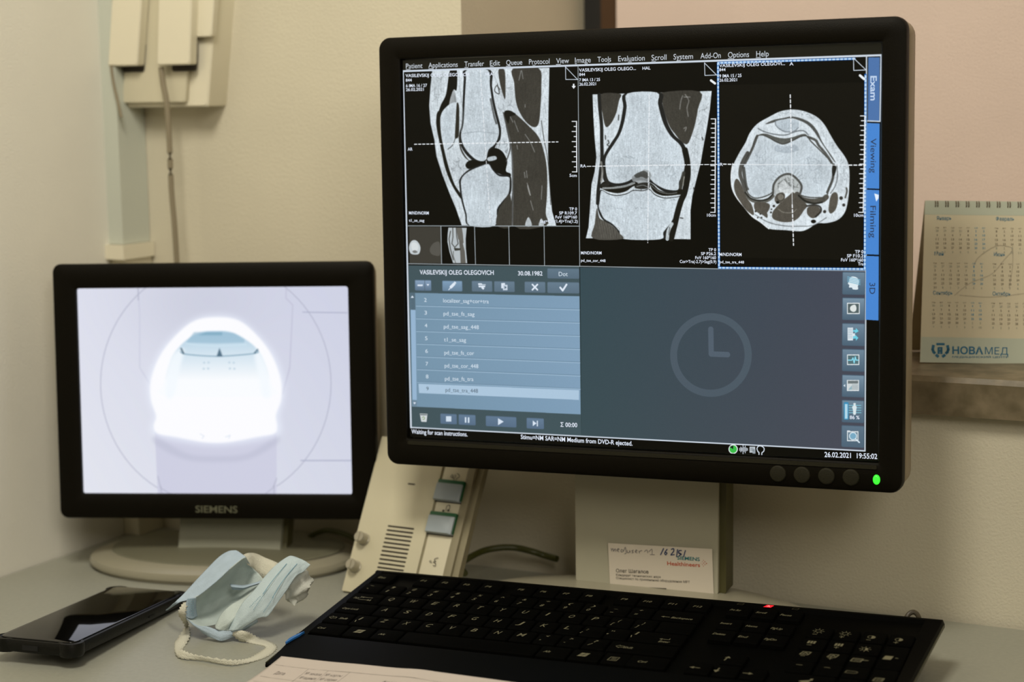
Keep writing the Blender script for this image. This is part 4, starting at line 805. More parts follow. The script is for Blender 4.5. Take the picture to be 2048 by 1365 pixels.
for x_ in range(450, 930, 17): ribbon(m, pk, [pk.loc(*k7(x_, 1137 + (x_ - 450) * .05)), pk.loc(*k7(x_ + 11, 1138 + (x_ - 450) * .05))], 0.0009, 0.0002)
m.build('print_dark', I_dark, card, smooth=0, fixn=False)
def pen(mb, pl, strokes, wd, d=0.0003, conv=k7):
    for st in strokes: ribbon(mb, pl, [pl.loc(*conv(*p)) for p in smooth([(x, y) for x, y in st], 3, False)], wd, d)
m = MB(); pen(m, pk, [[(400, 765), (408, 795)], [(408, 780), (420, 768), (426, 795), (440, 770), (448, 798)], [(462, 785), (480, 778), (472, 768), (458, 785), (478, 802)], [(520, 785), (500, 780), (500, 802), (522, 795), (540, 756), (548, 812), (532, 820)], [(560, 785), (560, 808), (580, 805), (584, 785), (588, 808)], [(620, 785), (604, 792), (618, 805), (604, 812)], [(640, 798), (656, 790), (646, 782), (636, 802), (656, 812)], [(672, 792), (678, 815)], [(678, 800), (694, 788), (704, 792)], [(725, 800), (750, 782), (760, 812)], [(770, 800), (800, 775), (800, 828)], [(782, 828), (826, 829)]], 0.00042); m.build('handwriting', I_pen, card, smooth=0, fixn=False)
m = MB(); pen(m, pk, [[(914, 768), (884, 830)], [(948, 776), (924, 812), (934, 830), (946, 812), (928, 806)], [(988, 778), (1010, 770), (1012, 795), (986, 826)], [(984, 832), (1018, 828)], [(1050, 778), (1040, 850)], [(1088, 788), (1064, 790), (1062, 815), (1084, 820), (1064, 842)], [(1068, 812), (1088, 830)], [(1126, 788), (1108, 850)]], 0.00085); m.build('handwriting', I_blue, card, smooth=0, fixn=False)

# ------------------------------------------------------------------ intercom
M_ic = mat('intercom_cream', (196, 189, 162), rough=0.45, bump=0.05, bscale=1200)
M_ich = mat('intercom_strip', (206, 199, 174), rough=0.4); M_icg = mat('intercom_grey', (140, 132, 106), rough=0.5)
M_bt = mat('button_grey_blue', (150, 160, 166), rough=0.4); M_green = mat('button_green', (8, 84, 44), rough=0.4); M_slot = mat('slot_dark', (34, 26, 12), rough=0.7)
A0 = atz(683, 1182, DZ + 0.002)
LE = math.radians(30.2)
pi_ = Plane(A0, (1, 0, 0), (0, math.sin(LE), math.cos(LE)))
ic = empty('intercom', (A0.x + 0.05, A0.y + 0.045, DZ), 0)
tag(ic, 'cream intercom box with two grey-blue buttons, leaning back between the monitors', 'intercom')
HT = 0.1385
def ibox(x0, y0, x1, y1, d0, d1, name, material, bev=0.0004, parent=ic, r=0.0008):
    mm = MB(pi_.mat()); mm.slab(rrect(x0, y0, x1, y1, r, 2), d0, d1, bev); return mm.build(name, material, parent)
ibox(0.0, 0.0, 0.0667, HT, -0.004, 0.0, 'face_plate', M_ic)
ibox(0.0667, 0.0, 0.0688, HT, -0.004, -0.0016, 'groove', M_icg)
ibox(0.0688, 0.0, 0.0915, HT, -0.004, -0.0006, 'button_strip', M_ich)
ibox(0.0915, 0.0, 0.0985, HT, -0.004, -0.0006, 'side_strip', M_icg); 
# body behind: wedge down to the desk
m = MB(); B_ = lambda x, v, d: tuple(pi_.pt(x, v, d))
m.loft([[B_(x, v, d) for x, v in rrect(0.0003 + i, 0.0008 + i, 0.1040 - i, HT - i, 0.002, 3)] for i, d in ((0.001, -0.0125), (0, -0.0115), (0, -0.0042))]); m.build('housing', M_icg, ic)
m = MB(); L = []
for x in (0.012, 0.058): L.append([(A0.x + x, p[1], p[2]) for p in (B_(0, 0.012, -0.0127), B_(0, 0.115, -0.0127), B_(0, 0.112, -0.018), (0, A0.y + 0.079, DZ + 0.0008), (0, A0.y + 0.020, DZ + 0.0008))])
m.loft(L); m.build('rear_support', M_icg, ic)
sy = [0.0601 - 0.00362 * i for i in range(12)]
for i, v in enumerate(sy): ibox(0.0285, v - 0.00075, 0.0546, v + 0.00075, -0.0004, 0.00015, 'speaker_slot', M_slot, 0)
ibox(0.0374, 0.0979, 0.0447, 0.0992, -0.0004, 0.00015, 'microphone_slot', M_slot, 0)
for y0, y1 in ((0.0865, 0.1036), (0.058, 0.0754)):
    ibox(0.0672, y0 + 0.001, 0.0925, y1 + 0.0015, -0.003, 0.0026, 'button_bed', M_green)
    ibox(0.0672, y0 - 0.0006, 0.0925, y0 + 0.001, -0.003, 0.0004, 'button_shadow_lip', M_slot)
    mm = MB(pi_.mat()); mm.loft([[(x, y, d) for x, y in rrect(a, b, c_, e, 0.0006, 2)] for a, b, c_, e, d in ((0.0675, y0, 0.0922, y1 - 0.002, 0.0), (0.0675, y0, 0.0920, y1 - 0.002, 0.004), (0.0683, y0 + 0.0005, 0.0892, y1 - 0.003, 0.0056))]); mm.build('button', M_bt, ic)
for px, py in ((725.5, 1076), (708.5, 1131)):
    q = pi_.loc(px - 1.5, py + 1, 0.004); mm = MB(pi_.mat(q.x, q.y, 0))
    mm.lathe([(0.0054, 0.0), (0.0054, 0.0012), (0.0048, 0.0016), (0.0047, 0.0092), (0.0042, 0.0100)], 28); mm.box(-0.0008, -0.0034, 0.0095, 0.0008, 0.0034, 0.0111); mm.build('volume_knob', mat('knob_grey', (166, 160, 142), rough=0.3, metal=0.3), ic)
ki = lambda x, y: (640 + x / 4.265, 880 + y / 4.265)
for nm, st in (('note_symbol', [[(1076, 605), (1084, 568), (1110, 562), (1104, 600)]]), ('speech_symbol', [[(1010, 1010), (985, 1015), (978, 1030), (990, 1042), (968, 1045), (988, 1060), (985, 1078), (966, 1074)], [(936, 1035), (942, 1050)], [(946, 1030), (952, 1052)]]), ('ear_symbol', [[(1170, 290), (1186, 300), (1190, 320), (1170, 332), (1160, 352), (1150, 348)], [(1152, 300), (1160, 310), (1152, 325)], [(1116, 318), (1130, 300), (1140, 318), (1118, 322)], [(1130, 325), (1146, 335), (1140, 350)]])):
    m = MB(); pen(m, pi_, st, 0.0005, 0.0004, ki)
    if nm == 'note_symbol':
        for x, y in ((1054, 608), (1096, 605)):
            q = pi_.loc(*ki(x, y)); patch(m, pi_, ellipse(q.x, q.y, 0.0011, 0.0010, 12), 0.0004)
    m.build(nm, I_dark, ic, smooth=0, fixn=False)

# ------------------------------------------------------------------ keyboard
KU = 0.019
kb = Plane((-0.7105, 1.1266, 0.7733), (0.9972, 0.0722, 0.0192), (-0.0741, 0.9887, 0.1301))
def kp(u, v, d=0.0): return kb.pt(u * KU, -v * KU, d)
M_kb = mat('keyboard_gloss', (3, 3, 2), rough=0.5, spec=0.05); M_key = mat('key_black', (3, 3, 2), rough=0.8, spec=0.03, bump=0.1, bscale=1500)
M_kedge = mat('keyboard_edge', (40, 40, 22), rough=0.25)
key_ = empty('keyboard', (kp(10, 1.6).x, kp(10, 1.6).y, DZ), math.atan2(0.0722, 0.9972))
tag(key_, 'black full size keyboard with white lettering in front of the large monitor', 'keyboard')
DK = -0.0036
U0, U1_, V0, V1, VP = -2.13, 22.02, -2.92, 3.78, 6.25
def zcol(u, v, dtop):                                                        # a vertical column from the deck down to the underside
    p = kp(u, v, dtop); t = (v - V0) / (VP - V0); zb_ = DZ + 0.0165 * (1 - t) + 0.0012 * t
    return Vector((p.x, p.y, min(zb_, p.z - 0.002)))
def outline(v, dtop, ins=0.0): return [tuple(kp(U0 + ins, v, dtop)), tuple(kp(U1_ - ins, v, dtop))]
m = MB()                                                                      # shell: cross-section profile along the depth, side walls included
prof = [(V0, -0.004), (V0 + 0.03, -0.0012), (V0 + 0.10, -0.0003), (V0 + 0.25, -0.0002), (V0 + 0.32, DK), (V1, DK), (V1 + 0.04, -0.0006), (V1 + 0.6, -0.0012), (V1 + 1.4, -0.0028), (VP - 0.35, -0.0042), (VP - 0.05, -0.0045), (VP, -0.0052)]
secs = []
def UL(v): t = min(max((v - V0) / 7.0, 0), 1); return U0 - 0.14 * t
def UR(v): t = min(max((v - V0) / 7.0, 0), 1); return U1_ - 0.25 * t
for v, d in prof:
    dl = d if d > DK else DK
    top = [(UL(v), min(d, -0.004) if d > -0.004 else d), (UL(v) + 0.05, max(d, -0.0012) if V0 + .1 <= v <= V1 + .04 else d), (U0 + 0.36, max(d, -0.0006) if V0 + .1 <= v <= V1 + .04 else d), (U0 + 0.40, d), (U1_ - 0.72, d), (U1_ - 0.68, max(d, -0.0006) if V0 + .1 <= v <= V1 + .04 else d), (UR(v) - 0.05, max(d, -0.0012) if V0 + .1 <= v <= V1 + .04 else d), (UR(v), min(d, -0.004) if d > -0.004 else d)]
    s_ = [tuple(kp(u, v, dd)) for u, dd in top]; s_ += [tuple(kp(UR(v), v, min(d, -0.004) - 0.0028)), tuple(zcol(UR(v) - 0.7, v, d)), tuple(zcol(UL(v) + 0.7, v, d)), tuple(kp(UL(v), v, min(d, -0.004) - 0.0028))]
    secs.append(s_)
m.loft(secs); m.build('case', M_kb, key_, smooth=30)
m = MB(); a = [kp(u, V0, -0.0042) + Vector((0, 0.0004, 0)) for u in (U0 + 0.1, 10, U1_ - 0.1)]
m.tube(a, 0.0008, 8, 4); m.build('rear_edge_highlight', M_kedge, key_)  # greenish tube drawing the highlight along the rear edge
for sd_ in (UL, UR):
    m = MB(); m.tube([kp(sd_(v), v, -0.0045) for v in (V0 + 0.2, 0, 3, 4.8, VP - 0.1)], 0.0008, 8, 4); tag(m.build('side_edge', M_kedge, key_), 'thin greenish grey side edge')
m = MB(); bl_px = [(609, 1266.5), (599, 1274), (586, 1281), (574, 1288.5), (571, 1288), (579, 1280.5), (591, 1274)]
bluep = []
for q_ in bl_px:
    l_ = kb.loc(*q_); v_ = -l_.y / KU; d_ = np.interp(v_, [3.7, 4.38, 5.18, 5.9], [-0.0004, -0.0010, -0.0024, -0.0040]); l_ = kb.loc(q_[0], q_[1], d_); bluep.append((l_.x / KU, -l_.y / KU, d_))
m.loft([[tuple(kp(u, v, d + e)) for u, v, d in bluep] for e in (-0.001, 0.0014)]); tag(m.build('accent', mat('accent_blue', (36, 100, 170), rough=0.25, emit=(20, 70, 130), es=0.0), key_), 'glossy blue corner accent')
for u in (0.0, 19.5):
    p = kp(u, V0 + 0.5); m = MB(); m.box(p.x - 0.008, p.y - 0.004, DZ + 0.0004, p.x + 0.008, p.y + 0.004, DZ + 0.0172); m.build('rear_foot', M_rubber, key_)
# keys, each its own cap; alike caps share a mesh
_keymesh = {}
Mk = kb.mat(); Wk = world(key_)
def key(u, v, w_=1.0, h_=1.0):
    kx = (round(w_, 2), round(h_, 2))
    if kx not in _keymesh:
        mm = MB(); a, b = w_ * KU / 2 - 0.0006, h_ * KU / 2 - 0.0006
        mm.loft([[(x, y, z) for x, y in rrect(-a + i, -b + i, a - i, b - i, 0.0012, 2)] for i, z in ((0, 0), (0.0004, 0.0026), (0.0010, 0.0031))])
        o = mm.build('key', M_key, None); _keymesh[kx] = o
    else:
        o = _keymesh[kx].copy(); COL.objects.link(o)
    o.parent = key_; o.matrix_local = Wk.inverted() @ kb.mat(u * KU, -v * KU, DK + 0.0003)
    return o
KC = 0.12
def X_(c): return c - 2.0 + KC                                                # column number (left edge 0) of a key centre -> u
for c, w_ in ((0.5, 1),): key(X_(c), -2.1)
for c in (2.5, 3.5, 4.5, 5.5, 7, 8, 9, 10, 11.5, 12.5, 13.5, 14.5): key(X_(c), -2.1)
for i in range(13): key(X_(i + .5), -0.98)
key(X_(14), -0.98, 2)
key(X_(.75), 0.06, 1.5); [key(X_(2 + i), 0.06) for i in range(12)]; key(X_(14.25), 0.06, 1.5)
key(X_(.875), 1.09, 1.75); [key(X_(2.25 + i), 1.09) for i in range(11)]; key(X_(13.875), 1.09, 2.25)
key(X_(.625), 2.12, 1.25); [key(X_(1.75 + i), 2.12) for i in range(11)]; key(X_(13.625), 2.12, 2.75)
for c, w_ in ((.75, 1.5), (2.125, 1.25), (3.375, 1.25), (6.9, 5.8), (10.45, 1.3), (11.75, 1.3), (12.95, 1.1), (14.2, 1.6)): key(X_(c), 3.16, w_)
NX = (14.3, 15.32, 16.34)
for x in NX: key(x, -2.0); key(x, -0.72); key(x, 0.32)
key(NX[1], 2.2); [key(x, 3.22) for x in NX]
PX = (17.8, 18.81, 19.82, 20.83)
for x in PX: key(x, -0.72)
for x in PX[:3]: key(x, 0.32); key(x, 1.35)
key(PX[3], 0.83, 1, 2)
for x in PX[:3]: key(x, 2.3)
key((PX[0] + PX[1]) / 2, 3.3, 2); key(PX[2], 3.3); key(PX[3], 2.8, 1, 2)
for v in (-2.35,): pass
# legends
I_key = mat('key_print', (108, 104, 80), rough=0.6); LD = -0.0001
m = MB(); ITAL = Vector((0.30, 1.0)).normalized()
def leg(s, u, v, w_, h=0.26, off=0.002): write(m, kb, s, ((u - w_ / 2) * KU, -(v + h / 2) * KU), ((u + w_ / 2) * KU, -(v + h / 2) * KU), h * KU, 0.0002, off, 0.0, up=Vector((0.30, 1.0)) * 1.0)
for r, (s, x0, v) in enumerate((('QWERTYUIOP', 0, 0.0), ('ASDFGHJKL', 0.25, 1.03), ('ZXCVBNM', 0.72, 2.05))):
    for i, ch in enumerate(s): leg(ch, x0 + i - (0.28 if s[0] == 'Q' else 0.27) * 0 + (0.02 if ch != 'I' else 0), v - 0.02, 0.07 if ch == 'I' else (0.27 if ch in 'WM' else 0.21), 0.27)
for i, (a_, b_) in enumerate(zip('~!@#$%^&*()_+', '`1234567890-=')):
    leg(a_, -1.46 + i, -1.16, 0.16, 0.16); leg(b_, -1.56 + i, -0.78, 0.13 if b_ != '1' else 0.06, 0.2)
for s, u, v, w_ in (('Esc', -1.45, -2.06, .34), ('F1', .49, -2.1, .22), ('F2', 1.5, -2.1, .24), ('F3', 2.5, -2.1, .24), ('F4', 3.5, -2.1, .24), ('F5', 4.98, -2.09, .24), ('F6', 5.98, -2.09, .24), ('F7', 6.98, -2.09, .24), ('F8', 7.99, -2.08, .25), ('F9', 9.51, -2.06, .25), ('F10', 10.5, -2.04, .33), ('F11', 11.55, -2.02, .32), ('F12', 12.6, -1.99, .34), ('Tab', -1.52, .15, .26), ('Caps Lock', -1.21, 1.22, .74), ('Shift', -1.02, 2.17, .36), ('Ctrl', -1.47, 3.2, .32), ('Alt', 1.27, 3.2, .27), ('Backspace', 12.35, -.78, .85), ('Enter', 12.35, 1.4, .42), ('Shift', 11.2, 2.2, .36), ('Alt', 8.31, 3.2, .26), ('Ctrl', 12.1, 3.22, .33),
    ('Prt Scr', 14.15, -1.98, .42), ('Scroll', 15.18, -1.96, .4), ('Pause', 16.17, -1.93, .44), ('Insert', 14.15, -.7, .44), ('Home', 15.17, -.66, .44), ('PgUp', 16.15, -.66, .44), ('Delete', 14.17, .28, .48), ('End', 15.1, .32, .34), ('PgDn', 16.17, .32, .46)): leg(s, u, v, w_, .15, .008)
for s, u, v in (('{', 10.04, -.03), ('[', 9.86, .26), ('}', 11.05, -.01), (']', 10.87, .28), (':', 9.1, .98), (';', 8.95, 1.25), ('"', 10.1, .98), ("'", 9.96, 1.26), ('|', 11.1, .88), ('\\', 10.95, 1.2), ('<', 7.8, 1.92), (',', 7.65, 2.2), ('>', 8.8, 1.94), ('.', 8.66, 2.22), ('?', 9.8, 1.94), ('/', 9.66, 2.22), ('|', -.3, 2.0), ('\\', -.42, 2.28)): leg(s, u, v, .07 if s in "|;:'.,[]{}" else .13, .18)
def kl(P, wd=0.0005): ribbon(m, kb, [(u * KU, -v * KU) for u, v in P], wd, 0.0002)
def kf(P): patch(m, kb, [(u * KU, -v * KU) for u, v in P], 0.0002)
kl([(-1.30, .04), (-.8, .04)]); kf([(-1.30, .04), (-1.2, -.02), (-1.2, .1)]); kl([(-1.36, .27), (-.9, .27)]); kf([(-.8, .27), (-.92, .21), (-.92, .33)]); kl([(-1.33, -.03), (-1.33, .1)]); kl([(-.79, .2), (-.79, .34)])
for u in (-1.52, 10.85): kl([(u - .14, 2.17), (u, 2.05), (u, 2.11), (u + .18, 2.11), (u + .18, 2.23), (u, 2.23), (u, 2.29), (u - .14, 2.17)], .0004)
kl([(11.55, -.78), (11.85, -.78)]); kf([(11.5, -.78), (11.64, -.84), (11.64, -.72)]); kl([(12.5, 1.1), (12.5, 1.2), (12.15, 1.2)]); kf([(12.1, 1.2), (12.22, 1.14), (12.22, 1.26)])
for u in (.25, 9.78):                                                         # four-pane flag mark
    for i in (0, 1):
        for j in (0, 1): kf([(u + x_ * .34 - .17 + i * .18 * 0 + sh, 3.16 + y_ * .3 - .15) for x_, y_, sh in ((i * .52, j * .53, .06 - .1 * j * .5), (i * .52 + .46, j * .53, .06 - .1 * j * .5), (i * .52 + .46, j * .53 + .45, .0 - .05 * j), (i * .52, j * .53 + .45, .0 - .05 * j))])
kl([(10.86, 3.1), (11.2, 3.1), (11.14, 3.38), (10.8, 3.38), (10.86, 3.1)]); [kl([(10.92, 3.17 + .07 * i), (11.1, 3.17 + .07 * i)], .0004) for i in range(3)]
kl([(14.0, 3.25), (14.34, 3.25)], .0006); kf([(13.95, 3.25), (14.12, 3.17), (14.12, 3.33)]); kl([(15.97, 3.28), (16.25, 3.28)], .0006); kf([(16.34, 3.28), (16.18, 3.2), (16.18, 3.36)])
kl([(15.02, 2.42), (15.08, 2.15)], .0008); kf([(15.1, 2.08), (14.98, 2.22), (15.2, 2.22)]); kl([(15.04, 3.1), (15.0, 3.34)], .0008); kf([(14.98, 3.44), (14.88, 3.28), (15.1, 3.28)])
def sun(u, v, half=False):
    kl([(u + .11 * math.cos(a), v + .11 * math.sin(a)) for a in np.linspace(0, 2 * math.pi, 13)], .0004)
    for a in np.linspace(0, 2 * math.pi, 9)[:8]: kl([(u + .15 * math.cos(a), v + .15 * math.sin(a)), (u + .22 * math.cos(a), v + .22 * math.sin(a))], .0004)
    if half: kf([(u + .11 * math.cos(a), v + .11 * math.sin(a)) for a in np.linspace(-math.pi / 2, math.pi / 2, 8)])
def pm(u, v, plus): kl([(u - .08, v), (u + .08, v)], .0005); plus and kl([(u, v - .08), (u, v + .08)], .0005)
sun(17.73, -.78); pm(17.66, -.48, 0); sun(18.75, -.76); pm(18.68, -.46, 1)
for u, p in ((19.75, 0), (20.76, 1)):
    kl([(u + .14 * math.cos(a), -.68 + .12 * math.sin(a)) for a in np.linspace(0, 2 * math.pi, 13)], .0004); kf([(u + .14 * math.cos(a), -.68 + .12 * math.sin(a)) for a in np.linspace(-math.pi / 2, math.pi / 2, 8)]); pm(u - .06, -.42, p)
for u, p in ((17.74, 0), (18.76, 1)):
    for i in range(3): kf([(u - .16 + .11 * i, .12), (u - .08 + .11 * i, .12), (u - .10 + .11 * i, .34), (u - .18 + .11 * i, .34)])
    pm(u - .06, .47, p)
    kl([(u - .12, 1.08), (u + .18, 1.08), (u + .1, 1.32), (u - .2, 1.32), (u - .12, 1.08)], .0007); kl([(u - .1, 1.26), (u, 1.14), (u + .08, 1.24)], .0008); pm(u - .06, 1.42, p)
    kl([(u - .1, 2.18), (u + .12, 2.18)], .0004)
sun(19.74, .38, True); kl([(19.5, 1.22), (19.86, 1.22), (19.8, 1.46), (19.44, 1.46), (19.5, 1.22)], .0007); kl([(19.55, 1.34), (20.05, 1.3)], .0007)
kf([(20.56, .76), (20.86, .76), (20.8, 1.06), (20.5, 1.06)]); kl([(20.94, .88), (21.04, .88)], .0005)
kl([(19.5, 2.26), (19.84, 2.26), (19.9, 2.34), (19.82, 2.42), (19.46, 2.42), (19.5, 2.26)], .0004); kl([(20.6, 2.6), (20.9, 2.6), (20.84, 2.84), (20.54, 2.84), (20.6, 2.6)], .0007); kl([(20.64, 2.72), (20.84, 2.7)], .0007)
kf([(18.05, 3.44), (18.45, 3.3), (18.4, 3.5), (18.2, 3.56)]); kf([(18.42, 3.2), (18.52, 3.18), (18.5, 3.32), (18.4, 3.32)])
tag(m.build('key_legend', I_key, key_, smooth=0, fixn=False), 'pale printed key legends', kind='stuff')
for u in (14.2, 16.4):
    m = MB(); kl2 = [(u - .1, -2.66), (u + .12, -2.66), (u + .08, -2.52), (u - .14, -2.52), (u - .1, -2.66)]; ribbon(m, kb, [(a * KU, -b * KU) for a, b in kl2], .00035, 0.0001); m.build('status_window', mat('dim_print', (60, 56, 40)), key_, smooth=0, fixn=False)
m = MB(); patch(m, kb, [(a * KU, -b * KU) for a, b in ((15.22, -2.72), (15.5, -2.72), (15.42, -2.5), (15.12, -2.5))], 0.0001)
m.build('caps_light', mat('red_led', (60, 0, 0), emit=(250, 28, 40), es=1.4), key_, smooth=0, fixn=False)
m = MB(); write(m, kb, 'A', (15.24 * KU, 2.54 * KU), (15.38 * KU, 2.54 * KU), .14 * KU, 0.0002); m.build('light_symbol', mat('pale_led', (60, 10, 10), emit=(255, 190, 180), es=1.0), key_, smooth=0, fixn=False)
# its lead comes out behind the right corner
e0 = kp(20.6, V0 + .1, -0.006); 
m = MB(); m.tube([e0 + Vector((-0.002, 0.001, -.004)), e0 + Vector((-0.001, 0.006, 0.004)), e0 + Vector((0.003, 0.009, 0.0065)), e0 + Vector((0.007, 0.009, 0.002)), e0 + Vector((0.008, 0.010, -0.012)), Vector((e0.x + 0.004, e0.y + 0.012, DZ + 0.0024)), Vector((e0.x - 0.03, e0.y + 0.014, DZ + 0.0024)), Vector((e0.x - 0.07, e0.y + 0.013, DZ + 0.0024))], 0.0018, 10, 6)
tag(m.build('lead', mat('lead_dark', (58, 50, 34), rough=0.5), key_), 'dark lead looping behind the right corner')

# ------------------------------------------------------------------ smartphone in a bumper case
ZP = DZ + 0.0105
LIFT = 0.0088
c4 = [atz(*p, z_) for p, z_ in (((4, 1279), ZP + LIFT), ((173, 1294), ZP + LIFT), ((357, 1184), ZP), ((206, 1171), ZP))]     # front left, front right, back right, back left of the upper rim
cen = sum(c4, Vector()) / 4
ax_ = ((c4[1] - c4[0]) + (c4[2] - c4[3])); ang = math.atan2(ax_.y, ax_.x)
pw_, pl_ = ((c4[1] - c4[0]).length + (c4[2] - c4[3]).length) / 2, ((c4[3] - c4[0]).length + (c4[2] - c4[1]).length) / 2
ph = empty('smartphone', (cen.x, cen.y, DZ), ang)
tag(ph, 'black smartphone in a bumper case lying screen up on the desk at left', 'phone')
M_case = mat('case_rubber', (9, 9, 5), rough=0.42, spec=0.25, bump=0.1, bscale=900); M_pg = mat('phone_glass', (4, 4, 4), rough=0.04, spec=0.6)
MP = Matrix.Translation((cen.x, cen.y, DZ + LIFT / 2)) @ Matrix.Rotation(ang, 4, 'Z') @ Matrix.Rotation(-math.asin(LIFT / pl_), 4, 'X')
w2, l2 = pw_ / 2, pl_ / 2
m = MB(MP); lo = []
for i, z in ((0.0035, 0.0006), (0.0008, 0.0022), (0, 0.0050), (0.0002, 0.0082), (0.0012, 0.0102), (0.0024, 0.0108), (0.0034, 0.0100), (0.0036, 0.0090)): lo.append([(x, y, z) for x, y in rrect(-w2 + i, -l2 + i, w2 - i, l2 - i, 0.0105 - i, 6)])
m.loft(lo); m.build('case', M_case, ph)
for sx in (-1, 1):
    for sy_ in (-1, 1):
        m = MB(MP @ Matrix.Translation((sx * (w2 - 0.0085), sy_ * (l2 - 0.0085), 0))); m.lathe([(0.0085, 0.0004), (0.0096, 0.002), (0.0098, 0.0085), (0.0092, 0.0107), (0.0070, 0.0110), (0.0066, 0.0098)], 24)
        m.build('corner_bumper', M_case, ph)
m = MB(MP); m.slab(rrect(-w2 + 0.0037, -l2 + 0.0037, w2 - 0.0037, l2 - 0.0037, 0.0068, 5), 0.0085, 0.01135, 0.0004); m.build('glass', M_pg, ph)
m = MB(MP); m.box(-0.009, -l2 - 0.0003, 0.0035, 0.004, -l2 + 0.002, 0.0072); m.build('port_opening', mat('port_dark', (5, 5, 4), rough=0.8), ph)
m = MB(MP); m.slab([(x, y) for x, y in rrect(0.0, -0.0006, 0.010, 0.0006, 0.0005, 2)], 0, 0.001, M=Matrix.Translation((w2 - 0.0003, 0.02, 0.0055)) @ Matrix.Rotation(math.pi / 2, 4, 'Y') @ Matrix.Rotation(math.pi / 2, 4, 'Z')); m.build('side_button', M_case, ph)

# ------------------------------------------------------------------ crumpled surgical mask
M_out = mat('mask_outer', (176, 194, 210), rough=0.8, spec=0.15, bump=0.35, bscale=1400, vary=0.04, scale=120)
M_out.node_tree.nodes['Principled BSDF'].inputs['Subsurface Weight'].default_value = 0.0
M_in = mat('mask_inner', (194, 206, 204), rough=0.85, spec=0.1, bump=0.4, bscale=1500, vary=0.03, scale=100)
M_loop = mat('ear_loop', (214, 212, 196), rough=0.9, spec=0.1, bump=0.6, bscale=1300)
K8 = lambda x, y: (320 + x / 5.25, 1090 + y / 5.25)
dep0 = depth(atz(*K8(650, 1010), DZ + 0.002))
def mk(x, y, t): p = K8(x, y); return atd(p[0], p[1], dep0 + t)
gz = lambda x, y: depth(atz(*K8(x, y), DZ + 0.0006))
face = empty('face_mask', (mk(650, 900, 0.02).x, mk(650, 900, 0.02).y, DZ))
tag(face, 'crumpled pale blue surgical mask lying on the desk beside the phone', 'mask')
tipd = depth(atz(*K8(60, 690), DZ + 0.013)) - dep0
def sheet(rows, name, material, thick=0.0006, k=7, wr=0.0, parent=face):
    mm = MB(); G = surf([[mk(*p) for p in r] for r in rows], k)
    if wr:
        for j, r in enumerate(G):
            for i, p in enumerate(r): p += dirw((0, 0, 1)) * wr * (math.sin(i * .9 + j * .5) + .6 * math.sin(i * .37 - j * 1.3))
    mm.grid(G); o = mm.build(name, material, parent, smooth=60, fixn=False)
    sd = o.modifiers.new('thickness', 'SOLIDIFY'); sd.thickness = thick; sd.offset = 0; return o
# outer left flap: from the tip on the phone up over the top
sheet([[(60, 690, tipd), (150, 612, .012), (240, 530, .018), (350, 410, .026), (480, 272, .034), (620, 132, .042), (720, 72, .044), (800, 62, .042)],
       [(70, 688, tipd), (180, 616, .010), (270, 560, .012), (410, 440, .018), (560, 300, .024), (680, 180, .030), (780, 110, .034), (850, 92, .036)],
       [(80, 684, tipd - .001), (200, 606, .008), (300, 578, .006), (400, 540, .008), (600, 380, .012), (740, 250, .018), (850, 160, .024), (900, 132, .028)]], 'outer_layer', M_out, wr=.0002)
# hollow inside
inn = [[(285, 575, .006), (400, 536, .008), (560, 410, .012), (700, 282, .016), (850, 158, .022), (900, 130, .028)],
       [(278, 650, .010), (400, 610, .022), (560, 500, .032), (720, 380, .038), (860, 240, .040), (960, 230, .040)],
       [(268, 760, .008), (420, 720, .030), (590, 620, .040), (760, 500, .046), (900, 380, .048), (1030, 300, .044)],
       [(380, 845, .006), (470, 800, .022), (620, 720, .032), (780, 610, .036), (930, 470, .038), (1090, 372, .036)],
       [(450, 862, .004), (540, 850, .014), (660, 800, .018), (800, 640, .024), (940, 520, .028), (1090, 385, .030)]]
sheet(inn, 'inner_layer', M_in, wr=.0005)
# soft inner folds
sheet([[(580, 860, .004), (640, 740, .008), (740, 640, .012), (860, 570, .018), (1000, 480, .022)],
       [(590, 885, .001), (680, 780, .002), (790, 680, .008), (900, 590, .012), (1020, 490, .018)],
       [(640, 902, .001), (740, 820, .001), (830, 700, .006), (900, 600, .010), (1030, 500, .016)],
       [(716, 908, .003), (760, 830, .006), (840, 700, .010), (890, 610, .014), (1040, 495, .018)]], 'inner_fold', M_in, wr=.0002)
sheet([[(735, 415, .030), (860, 430, .030), (960, 412, .030), (1090, 375, .028)], [(745, 440, .026), (870, 452, .024), (960, 428, .025), (1080, 392, .025)], [(760, 470, .032), (870, 470, .032), (960, 440, .030), (1075, 400, .028)]], 'inner_fold', M_out, wr=.0001)
# right flap rising from the front to the upper right corner
sheet([[(720, 905, .002), (795, 740, .004), (880, 600, .006), (990, 480, .010), (1100, 340, .016), (1220, 215, .022), (1345, 128, .028), (1400, 124, .030)],
       [(770, 905, -.001), (850, 780, -.001), (960, 640, .000), (1080, 500, .004), (1190, 360, .010), (1300, 230, .016), (1420, 158, .022), (1470, 150, .024)],
       [(830, 888, .000), (950, 800, -.001), (1060, 690, -.001), (1150, 560, .003), (1260, 430, .008), (1370, 290, .014), (1480, 210, .020), (1530, 178, .022)],
       [(860, 885, .001), (1040, 768, .000), (1130, 752, .000), (1215, 640, .004), (1330, 480, .009), (1430, 330, .015), (1505, 285, .019), (1580, 212, .021)]], 'outer_layer', mat('mask_outer_pale', (188, 204, 210), rough=0.8, spec=0.15, bump=0.35, bscale=1400), wr=.0002)
sheet([[(1310, 150, .0262), (1400, 128, .0285)], [(1330, 240, .0170), (1440, 240, .0165)], [(1480, 292, .0178), (1500, 285, .0178)]], 'outer_layer', M_out) if 0 else None
